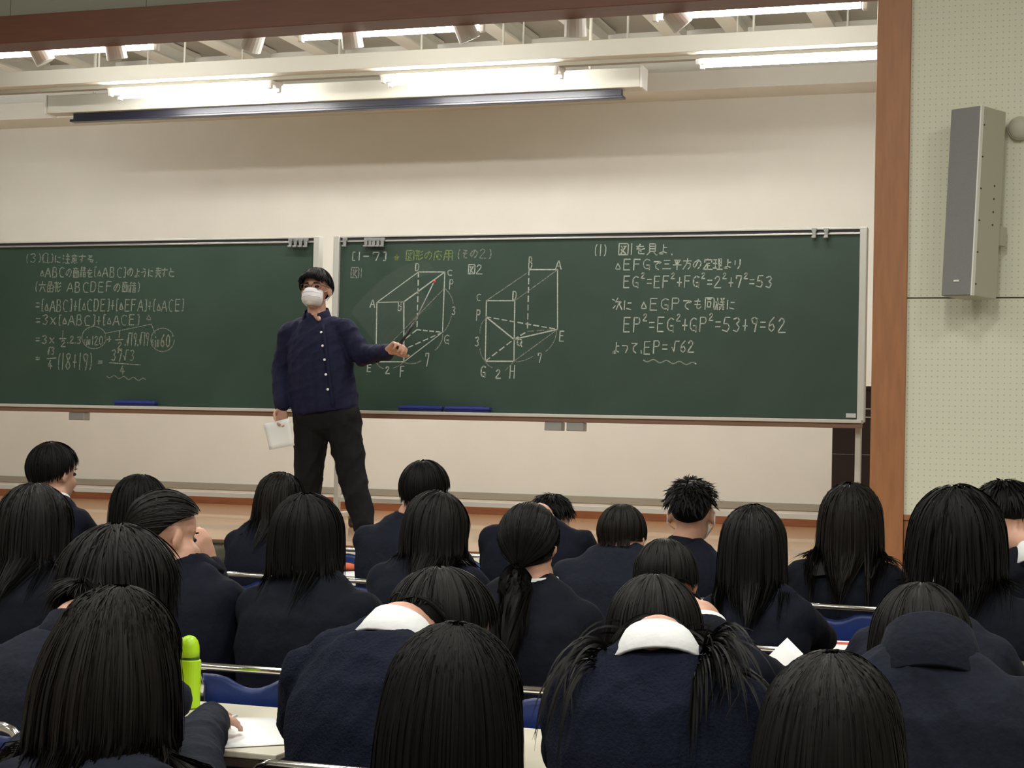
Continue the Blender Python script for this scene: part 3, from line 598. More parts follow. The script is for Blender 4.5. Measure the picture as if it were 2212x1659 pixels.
# ------------------------------------------------------------------ hair
def head_frame(yaw, pitch, roll): return rotz(yaw)@rotx(-pitch)@roty(roll)      # pitch>0 bows the head forward
HC = V(0, -0.012, 0.03); HR = V(0.075, 0.095, 0.086)
def march(p, d, ds, nst, hc, RM, s, off, g, caps, stiff=0.72, lift=0.0, tgt=None, comb=None, stick=0.0):
    P = [p.copy()]; v = d.copy(); rad = HR*s
    for k in range(nst):
        if tgt is not None: gd = tgt-p; gd /= np.maximum(1e-6, np.linalg.norm(gd, axis=1))[:, None]
        else: gd = np.array([[0, 0, -1.0]])
        if tgt is None and comb is not None:
            below = ((p-hc)@np.array([0, 0, 1.0]) < -0.02)[:, None]; gd = np.where(below, gd*3.0+comb, gd)
        v = v*stiff+gd*g; v /= np.maximum(1e-6, np.linalg.norm(v, axis=1))[:, None]
        q = p+v*ds[:, None]
        o2 = off*(1+lift*k/nst)
        l = (q-hc)@RM; rr = rad[None, :]+o2[:, None]; e = np.linalg.norm(l/rr, axis=1); ins = e < 1
        if stick is not None: ins = ins | ((l[:, 2] > stick) & (e < 1.6))
        l[ins] /= e[ins][:, None]; q = l@RM.T+hc
        for a, b, r in caps:
            ab = b-a; t = np.clip((q-a)@ab/np.dot(ab, ab), 0, 1); c = a+t[:, None]*ab; dd = q-c; L_ = np.linalg.norm(dd, axis=1); ins = L_ < r+off*0.7
            dd[:, 1] -= r*(0.45 if r > 0.1 else 0.0); L_ = np.linalg.norm(dd, axis=1)
            q[ins] = c[ins]+dd[ins]/np.maximum(1e-6, L_[ins])[:, None]*(r+off[ins]*0.7)[:, None]
        nv = q-p; ln = np.linalg.norm(nv, axis=1); v = nv/np.maximum(1e-6, ln)[:, None]
        p = q; P.append(p.copy())
    return np.stack(P, 1)
def hair(parent, hc, RM, s, style, m, caps, n=700, seg=12, length=0.45, seed=1, mess=0.15, wd=0.005, vol=0.014, tie=None, side=0.0, spread=0.0, root=None, lock=None, ear=0):
    R = np.random.default_rng(seed); vs = []; fs = []; tones = []; base = 0
    hcw = hc+RM@(HC*s)
    crown = nrm(V(side, -0.30, 0.95)); 
    ex = nrm(np.cross(crown, V(1, 0, 0)))*-1      # towards the back
    if ex[1] > 0: ex = -ex
    ey = np.cross(crown, ex)
    def surf(phi, al, off):      # phi 0 = back; al angle from crown
        dl = np.cos(al)[:, None]*crown+np.sin(al)[:, None]*(np.cos(phi)[:, None]*ex+np.sin(phi)[:, None]*ey)
        q = dl*(HR*s+off[:, None]); dt = -np.sin(al)[:, None]*crown+np.cos(al)[:, None]*(np.cos(phi)[:, None]*ex+np.sin(phi)[:, None]*ey)
        return q@RM.T+hcw, dt@RM.T
    def clen(phi):               # hair length measured from crown
        a = np.abs(phi); fr = a > math.radians(128)
        if style == 'short': L_ = np.where(a < 0.9, 0.215, np.where(a < 2.0, 0.165, 0.125))
        elif style == 'crop': L_ = np.interp(a, [0, 0.7, 1.2, 1.6, 2.4, 3.2], [0.215, 0.20, 0.165, 0.140, 0.135, 0.125])
        elif style == 'round': L_ = np.interp(a, [0, 0.8, 1.4, 2.0, 3.2], [0.198, 0.196, 0.188, 0.168, 0.128])
        elif style == 'bob': L_ = np.where(fr, 0.16, length*(1.04-0.16*np.exp(-(a/0.9)**2)))
        else: L_ = np.where(fr, 0.16, length*(1.04-0.10*np.exp(-(a/0.8)**2)-0.05*np.abs(np.sin(a*3))))
        return L_*s
    # cap over the scalp
    az = np.linspace(-math.pi, math.pi, 41)[:-1]; rings = []
    for t in np.linspace(0.02, 1, 9):
        am = np.interp(np.abs(az), [0, 0.8, 1.3, 1.7, 2.3, 3.15], [1.95, 1.85, 1.50, 1.42, 1.40, 1.15] if style in ('crop', 'short') or ear else [2.15, 2.05, 1.75, 1.6, 1.45, 1.15])
        p_, _ = surf(az, am*t, np.full(40, vol*0.7*s*(1-1.15*t**4))); rings.append(p_)
    for j in range(9): vs.append(rings[j])
    for j in range(8):
        for i in range(40): fs.append((j*40+i, j*40+(i+1) % 40, (j+1)*40+(i+1) % 40, (j+1)*40+i))
    fs.append(tuple(range(39, -1, -1)))
    tones.append(np.full(360, 0.7)); base = 360
    def ribbons(P, w, tone):
        nonlocal base
        N, S, _ = P.shape; T = np.empty_like(P); T[:, 1:-1] = P[:, 2:]-P[:, :-2]; T[:, 0] = P[:, 1]-P[:, 0]; T[:, -1] = P[:, -1]-P[:, -2]
        T /= np.maximum(1e-7, np.linalg.norm(T, axis=2))[..., None]
        C_ = P-hcw; C_ = C_-T*np.sum(C_*T, axis=2)[..., None]; C_ /= np.maximum(1e-7, np.linalg.norm(C_, axis=2))[..., None]
        twist = R.normal(0, 0.3, (N, 1, 1)); S_ = np.cross(T, C_); S_ = S_*np.cos(twist)+C_*np.sin(twist)
        prof = np.interp(np.linspace(0, 1, S), [0, 0.12, 0.75, 1], [0.5, 1, 0.85, 0.08])[None, :, None]*w[:, None, None]
        a = P+S_*prof; b = P-S_*prof; vv = np.stack([a, b], 2).reshape(-1, 3); vs.append(vv)
        idx = (base+np.arange(N)[:, None]*S*2+np.arange(S-1)[None, :]*2).ravel()
        fs.extend(map(tuple, np.stack([idx, idx+1, idx+3, idx+2], 1).tolist())); tones.append(np.repeat(tone, S*2)); base += len(vv)
    def shell(P, tone, closed):
        nonlocal base
        N, S, _ = P.shape; vs.append(P.reshape(-1, 3)); L_ = np.linalg.norm(P[:, -1]-P[:, 0], axis=1)
        for i in range(N if closed else N-1):
            j = (i+1) % N
            for k in range(S-1):
                if np.linalg.norm(P[i, k+1]-P[j, k+1]) < 0.055*s+0.02: fs.append((base+i*S+k, base+j*S+k, base+j*S+k+1, base+i*S+k+1))
        tones.append(np.full(N*S, tone)); base += N*S
    def resample(P, k): 
        i = np.linspace(0, P.shape[1]-1, k); lo = np.floor(i).astype(int); hi = np.minimum(lo+1, P.shape[1]-1); f = (i-lo)[None, :, None]
        return P[:, lo]*(1-f)+P[:, hi]*f
    NS = 26
    if style == 'pony':
        tl = V(*(tie or (0, -0.115, 0.0)))*s; tw = hc+RM@tl
        phi = R.uniform(-math.pi, math.pi, n); al = np.interp(np.abs(phi), [0, 0.8, 1.3, 1.7, 2.3, 3.15], [2.1, 1.95, 1.5, 1.42, 1.42, 1.15] if ear else [2.1, 2.0, 1.75, 1.6, 1.5, 1.15])*np.sqrt(R.uniform(0.05, 1, n))
        off = vol*s*R.uniform(0.8, 1.2, n); p, _ = surf(phi, al, off); d = tw-p; dist = np.linalg.norm(d, axis=1); d /= dist[:, None]
        P = march(p, d, dist*1.25/NS, NS, hcw, RM, s, off, 0.8, [], 0.5, 0, tw)
        ribbons(resample(P, seg), R.uniform(0.5, 1.2, n)*wd, R.uniform(0.5, 1.9, n))
        n2 = n//2; p = tw+R.normal(0, 0.010*s, (n2, 3)); d0 = nrm(RM@V(side*1.5, -1, -0.1)); d = d0+R.normal(0, 0.16+spread, (n2, 3)); d /= np.linalg.norm(d, axis=1)[:, None]
        P = march(p, d, length*R.uniform(0.7, 1.0, n2)/NS, NS, hcw, RM, s, np.full(n2, vol*s)+R.uniform(0, 0.02, n2), 0.4, caps)
        ax = np.median(P, axis=0, keepdims=True); t = np.linspace(0, 1, NS+1)[None, :, None]; dv = P-ax; dl_ = np.linalg.norm(dv, axis=2, keepdims=True); P = ax+dv/np.maximum(dl_, 1e-6)*(0.042*s*(0.35+np.sin(t*math.pi*0.8)))*np.sqrt(R.uniform(0.02, 1, n2))[:, None, None]
        ribbons(resample(P, seg), R.uniform(0.8, 1.6, n2)*wd*1.3, R.uniform(0.5, 1.7, n2))
        tb = MB(); path = [ax[0, i] for i in range(0, NS+1, 3)]; tb.tube(path, [0.012*s]+[0.020*s+0.014*s*math.sin(i/len(path)*math.pi) for i in range(1, len(path)-1)]+[0.004], 10)
        vs.append(np.array(tb.v)); fs.extend([tuple(i+base for i in f) for f in tb.f]); tones.append(np.full(len(tb.v), 0.6)); base += len(tb.v)
    else:
        bk_ = RM@V(0, -1, 0); bk_ = V(bk_[0]*0.5, min(-0.5, bk_[1]), 0)*0.2; mk_ = lambda f: bk_[None, :]*((np.abs(f) < 2.1)&(np.abs(f) > 0.9))[:, None]
        SK = {'round': -0.055*s, 'crop': -0.07*s, 'short': -0.03*s}.get(style, 0.0)
        ng = 56; phi = np.linspace(-math.pi, math.pi, ng, endpoint=False); off = np.full(ng, vol*0.85*s)
        p, d = surf(phi, np.full(ng, 0.12), off); L_ = clen(phi); CB = mk_(phi)
        if style in ('long', 'bob'):
            P = march(p, d, L_/NS, NS, hcw, RM, s, off, 0.14 if style != 'round' else 0.3, caps, comb=CB if style != 'round' else None, stick=SK); shell(P[:, :21], 0.75, True)
        phi = R.uniform(-math.pi, math.pi, n); al = R.uniform(0.04, 1.0, n)**0.8*1.25; off = vol*s*R.uniform(0.85, 1.25, n)
        CB = mk_(phi); p, d = surf(phi, al, off); ls = clen(phi+R.normal(0, 0.08, n))*R.uniform(0.9, 1.06 if style in ('round',) else 1.04, n)-al*0.088*s; ls = np.maximum(0.03*s, ls)
        if style in ('short', 'crop'): ls = np.minimum(ls, R.uniform(0.035, 0.075, n)*s*(1 if style == 'short' else 0.6))
        d = d+R.normal(0, mess, (n, 3)); d /= np.linalg.norm(d, axis=1)[:, None]
        P = march(p, d, ls/NS, NS, hcw, RM, s, off, {'short': 0.10, 'crop': 0.02}.get(style, 0.14), caps, 0.8, {'short': 0.8, 'crop': 0.9}.get(style, 0), comb=CB if style != 'round' else None, stick=SK)
        t = np.linspace(0, 1, NS+1)[None, :, None]
        cl = np.round(phi*9)/9; cn = np.stack([np.sin(cl*37), np.sin(cl*51+1), np.zeros_like(cl)], 1)[:, None, :]
        P = P+cn*t**1.5*0.005*s*(0.4+mess*4)+R.normal(0, 1, (n, 1, 3))*t**2*mess*0.02
        ribbons(resample(P, seg), R.uniform(0.5, 1.35, n)*wd, R.uniform(0.7, 1.35, n))
    for lk in (lock if isinstance(lock, list) else ([lock] if lock else [])):
        n3 = lk[2]; p = hc+RM@(V(*lk[0])*s)+(R.normal(0, 0.026*s, (n3, 3))*V(lk[4] if len(lk) > 4 else 1.2, 0.3, 0.8))@RM.T; d = nrm(RM@V(*lk[1]))+R.normal(0, 0.16, (n3, 3))*V(1.6, 0.6, 0.6); d /= np.linalg.norm(d, axis=1)[:, None]
        P = march(p, d, lk[3]*R.uniform(0.55, 1.0, n3)/NS, NS, hcw, RM, s, np.full(n3, 0.008)+R.uniform(0, 0.012, n3), 0.10, caps)
        ribbons(resample(P, seg), R.uniform(0.5, 1.35, n3)*wd*1.3, R.uniform(0.7, 1.6, n3))
    vv = np.concatenate(vs); me = bpy.data.meshes.new('hair'); me.from_pydata((vv-np.array(root)).tolist(), [], fs); me.materials.append(m)
    at_ = me.color_attributes.new('tone', 'FLOAT_COLOR', 'POINT'); tn = np.concatenate(tones); c = np.ones((len(tn), 4)); c[:, :3] = tn[:, None]; at_.data.foreach_set('color', c.ravel())
    me.polygons.foreach_set('use_smooth', [True]*len(me.polygons)); me.update()
    o = link(bpy.data.objects.new('hair', me), parent); return o
# ------------------------------------------------------------------ people
def add_head(b, hc, RM, s, neck):
    T = lambda x, y, z: hc+RM@(V(x, y, z)*s)
    b.ell(T(0, -0.012, 0.03), V(0.074, 0.094, 0.084)*s, RM); b.ell(T(0, 0.018, -0.04), V(0.058, 0.068, 0.068)*s, RM)
    b.ell(T(0, 0.052, -0.088), V(0.028, 0.024, 0.022)*s, RM, 10, 6)
    b.cap(T(0, 0.082, 0.005), T(0, 0.099, -0.028), 0.007*s, 0.011*s, 8)
    for k in (-1, 1):
        b.ell(T(k*0.079, -0.008, -0.005), V(0.010, 0.019, 0.031)*s, RM@rotz(k*0.35), 10, 6); b.ell(T(k*0.038, 0.058, -0.03), V(0.022, 0.02, 0.022)*s, RM, 8, 6)
    b.cap(T(0, -0.022, -0.045), neck, 0.050*s, 0.054*s, 12)
def face_parts(parent, hc, RM, s, root, mouth=True):
    T = lambda x, y, z: hc+RM@(V(x, y, z)*s)-root
    for k in (-1, 1):
        MB().ell(T(k*0.031, 0.066, 0.006), V(0.014, 0.010, 0.008)*s, RM, 10, 6).ell(T(k*0.031, 0.0735, 0.006), V(0.006, 0.004, 0.006)*s, RM, 8, 6).build('eye', m_iris, parent, True)
        MB().cap(T(k*0.018, 0.080, 0.026), T(k*0.046, 0.070, 0.027), 0.003*s, 0.002*s, 6).build('eyebrow', h_black, parent, True)
    if mouth: MB().ell(T(0, 0.0855, -0.062), V(0.022, 0.006, 0.006)*s, RM, 10, 6).build('mouth', m_lip, parent, True)
def add_hand(b, w, d, n, side, curl, s=1.0, spread=0.06, curls=None):
    d = nrm(d); n = nrm(np.array(n)-d*np.dot(n, d)); t = np.cross(d, n)*side; w = np.array(w)
    kn = []
    for i, (o_, L_, fl) in enumerate(((0.030, 0.088, 0.072), (0.010, 0.092, 0.080), (-0.011, 0.087, 0.074), (-0.031, 0.078, 0.058))):
        k0 = w+d*0.012*s+t*o_*0.55*s; k1 = w+d*L_*s+t*o_*s; b.cap(k0, k1, 0.0145*s, 0.0105*s, 8)
        a = 0.0; p = k1; c = curls[i] if curls else curl; dd = nrm(d+t*(1.5-i)*spread)
        for j, fr in enumerate((0.45, 0.30, 0.25)):
            a += c*(0.8 if j == 0 else 1.0); q = p+(dd*math.cos(a)+n*math.sin(a))*fl*fr*s*1.05; r = (0.0095, 0.0085, 0.0075)[j]*s; b.cap(p, q, r, r*0.92, 8); p = q
    p0 = w+d*0.025*s+t*0.026*s; p1 = p0+(d*0.55+t*0.65+n*0.35)*0.045*s; p2 = p1+(d*0.8+t*0.15+n*0.5)*0.034*s; p3 = p2+(d*0.9-t*0.1+n*0.4)*0.026*s
    b.cap(p0, p1, 0.0145*s, 0.0115*s, 8); b.cap(p1, p2, 0.011*s, 0.0095*s, 8); b.cap(p2, p3, 0.0095*s, 0.008*s, 8)
def torso_rings(hip, top, right, prof, n=20):
    hip, top = np.array(hip), np.array(top); ax = nrm(top-hip); r = nrm(np.array(right)-ax*np.dot(right, ax)); f = np.cross(ax, r)*1.0; rings = []
    for t, hw, hd, fo in prof:
        c = hip+(top-hip)*t+f*fo
        rings.append([c+r*hw*math.copysign(abs(math.cos(q))**0.85, math.cos(q))+f*hd*math.sin(q) for q in np.linspace(0, 2*math.pi, n, endpoint=False)])
    return rings
def collar(parent, nb, ax, fwd, r0, r1, h, m, root, name='collar', open_=0.7, fold=0.35, sc=1.0):
    ax = nrm(ax); fwd = nrm(fwd-ax*np.dot(fwd, ax)); rt = np.cross(fwd, ax); rows = []
    N = 25
    for i in range(N):
        q = -math.pi+open_+(2*math.pi-2*open_)*i/(N-1); dr = -fwd*math.cos(q)+rt*math.sin(q); fr = abs(q)/math.pi
        def P(r, z): return nb+dr*r*(1+0.12*fr)+ax*(z-0.035*fr*fr*1.5)-root
        rows.append([P(r0, 0), P(r1, h), P(r1+0.003, h+0.003), P(r1+0.006, h), P(r0+0.006+fold*0.03, -fold*h), P(r0+0.002+fold*0.03, -fold*h-0.004)])
    return MB().loft(rows, cap=True).build(name, m, parent, True)
def seated(k):
    """k: dict of one student: row, head pixel, width, pose"""
    g = k.get; row = ROW[k['row']]; Yh = g('yh', row+0.25); cx, ty, wp = k['head']; top = at(cx, ty, Yh); zc = depth(top)
    s = min(1.2, max(0.86, wp/FPX*zc/0.182)); RM = head_frame(g('yaw', 0), g('pitch', 0.3), g('roll', 0))
    hc = top-V(0, 0, 1)*(0.128*s)
    scx, sy = k['sh']; Ys = g('ys', row+0.20); S = at(scx, sy, Ys); sw = g('sw', 0.36)/2
    hipx = S[0]+g('hipdx', 0.0); hip = V(hipx, row+0.17, 0.50); root = V(hipx, row+0.17, 0.0)
    E = empty('person', root); tag(E, k['label'], 'person', 'students seated in the rows')
    ty_ = g('tyaw', 0.0); rt = rotz(ty_)@V(1, 0, 0); fw = rotz(ty_)@V(0, 1, 0)
    rl = g('troll', 0.0); rtt = nrm(rt+V(0, 0, rl))
    S2 = S-V(0, 0, 0.045)
    shl, shr = S2-rtt*(sw-0.045)-V(0, 0, 0.050), S2+rtt*(sw-0.045)-V(0, 0, 0.050)
    nb = S+V(0, 0.02, 0.005)+(hc-S)*g('nbw', 0.12)*V(1, 0.6, 0.4)
    tn = row+0.42
    arms = g('arms', 'desk'); el = {}; wr = {}
    for sd, sh in ((-1, shl), (1, shr)):
        el[sd] = V(sh[0]+sd*0.055, max(sh[1]+0.08, row+0.36), 0.775); wr[sd] = V(sh[0]-sd*0.03+g('wdx', 0), max(tn+0.16, el[sd][1]+0.2), 0.745)
    if 'wr' in k:
        for sd, (e_, w_) in k['wr'].items(): el[sd] = np.array(e_); wr[sd] = np.array(w_)
    body = MB(); add_head(body, hc-root, RM, s, nb-root); body.cap(nb-root, hip-root+V(0, 0, .05), 0.06, 0.11); body.cap(shl-root, shr-root, 0.045)
    jk = MB(); tr_ = MB()
    R_ = [[p-root for p in r] for r in torso_rings(hip-V(0, 0.0, 0.06), S, rtt, [(0, sw*0.98, 0.115, 0), (0.12, sw*1.0, 0.125, 0), (0.4, sw*0.94, 0.12, 0), (0.66, sw*1.02, 0.128, 0), (0.80, sw*0.98, 0.115, 0), (0.90, sw*0.78, 0.085, 0.0), (1.0, sw*0.38, 0.05, 0.0)])]
    jk.loft(R_)
    for q_ in (shl, shr): jk.cap(S2-V(0, 0, 0.012)-root, q_-root, 0.056, 0.058)
    ax = nrm(nb-S2)
    jk.cap(S2-rtt*0.08-root, nb-root-V(0, 0, 0.005), 0.05, 0.048); jk.cap(S2+rtt*0.08-root, nb-root-V(0, 0, 0.005), 0.05, 0.048)
    for sd, sh in ((-1, shl), (1, shr)):
        e_, w_ = el[sd], wr[sd]
        jk.cap(sh-root, e_-root, 0.064, 0.052, 12); jk.cap(e_-root, e_+(w_-e_)*0.93-root, 0.052, 0.042, 12)
        body.cap(sh-root, e_-root, 0.045, 0.036); body.cap(e_-root, w_-root, 0.036, 0.026)
        dh = nrm(w_-e_); hn = g('hn', {}).get(sd, V(0, 0, -1)); add_hand(body, w_-root, g('hd', {}).get(sd, dh*V(1, 1, 0.0)), hn, -sd if hn[2] < 0 else sd, g('curl', 0.45), 0.95)
        kn = V(hipx+sd*0.10, row+0.58, 0.50); an = V(hipx+sd*0.10, row+0.56, 0.09)
        body.cap(hip+V(sd*0.08, 0, 0.0)-root, kn-root, 0.07, 0.05); body.cap(kn-root, an-root, 0.05, 0.036)
        tr_.cap(hip+V(sd*0.085, 0, 0.015)-root, kn-root, 0.083, 0.064); tr_.cap(kn-root, an-root, 0.064, 0.05)
        MB().cap(an-root-V(0, 0.02, 0.05), an-root+V(0, 0.15, -0.055), 0.038, 0.032).build('shoe', m_shoe, E, True)
    tr_.ell(hip-root+V(0, 0.02, 0.02), V(0.17, 0.13, 0.09))
    far = zc > 4.2; body.fuse('body', m_skin, g('bv', 0.011), 2, E)
    mj = {'b': m_blazer, 'd': m_blazer2, 's': m_sweater, 'g': m_greyblz}[g('cloth', 'b')]
    jk.fuse('jacket' if g('cloth', 'b') != 's' else 'sweater', mj, 0.013 if far else 0.009, 3 if far else 4, E, g('folds', 0.006), abs(hash((cx, ty))) % 1000)
    tr_.fuse('trousers' if g('boy') else 'skirt', m_trouser, 0.018, 3, E)
    nx = nrm(hc+RM@V(0, -0.02, -0.05)-nb); nbw = nb.copy()
    nx = nrm(nx*0.5+V(0, 0, 1)); cb_ = nbw-nx*0.034
    if g('jc', k['style'] not in ('long', 'bob') or bool(g('ch'))): collar(E, cb_, nx, fw, 0.070*g('cs', 1), 0.061*g('cs', 1), 0.036*g('ch', 1), mj, root, 'jacket_collar', 0.75, 0.5)
    if g('wc', 0): collar(E, cb_+nx*(0.004 if g('wc') < 2 else 0.024), nx, fw, 0.065, 0.057, 0.043 if g('wc') < 2 else 0.036, m_shirt, root, 'shirt_collar', 0.5, 0.1 if g('wc') < 2 else 0.75)
    face_parts(E, hc, RM, s, root)
    caps = [(hc+RM@(V(0, -0.02, -0.05)*s), nb, 0.066*s), (S2, shl, 0.058), (S2, shr, 0.058), (S2-V(0, 0, 0.09), hip+V(0, 0, .1), 0.132), (S2-V(0, 0, 0.105)-rtt*sw*0.5, hip+V(0, 0, .1)-rtt*sw*0.55, 0.124), (S2-V(0, 0, 0.105)+rtt*sw*0.5, hip+V(0, 0, .1)+rtt*sw*0.55, 0.122), (shl, el[-1], 0.056), (shr, el[1], 0.056), (hc+RM@(V(0, 0.018, -0.04)*s)-V(0, 0, .001), hc+RM@(V(0, 0.018, -0.04)*s), 0.062*s)]
    n = int(g('n', 900 if zc > 5.8 else (1500 if zc > 4 else 3000))*(1.8 if zc < 4 and k['style'] != 'x' and 'n' in k else 1))
    hair(E, hc, RM, s, k['style'], g('hm', h_black), caps, n, g('seg', 8 if zc > 5.8 else (10 if zc > 4 else 15)), g('len', 0.45), abs(cx*7+ty), g('mess', 0.10), g('wd', 0.0034 if zc > 4 else 0.0021), g('vol', 0.013), g('tie'), g('side', 0.0), g('spread', 0), root, g('lock'), g('ear', 0))
    if g('mask'):
        T = lambda x, y, z: hc+RM@(V(x, y, z)*s)-root
        for q in (-1, 1): MB().tube([T(q*0.055, 0.055, -0.02), T(q*0.08, 0.01, 0.0), T(q*0.086, -0.018, 0.01), T(q*0.084, -0.022, -0.03), T(q*0.055, 0.05, -0.06)], 0.0022, 6).build('mask_strap', m_mask, E, True)
        MB().ell(T(0, 0.055, -0.045), V(0.06, 0.052, 0.05)*s, RM).build('face_mask', m_mask, E, True)
    ch = chair(hipx+g('cdx', 0), row, g('crz', random.uniform(-0.05, 0.05)), 'blue folding chair under the %s' % k['short'])
    return E, root, hc, RM, s
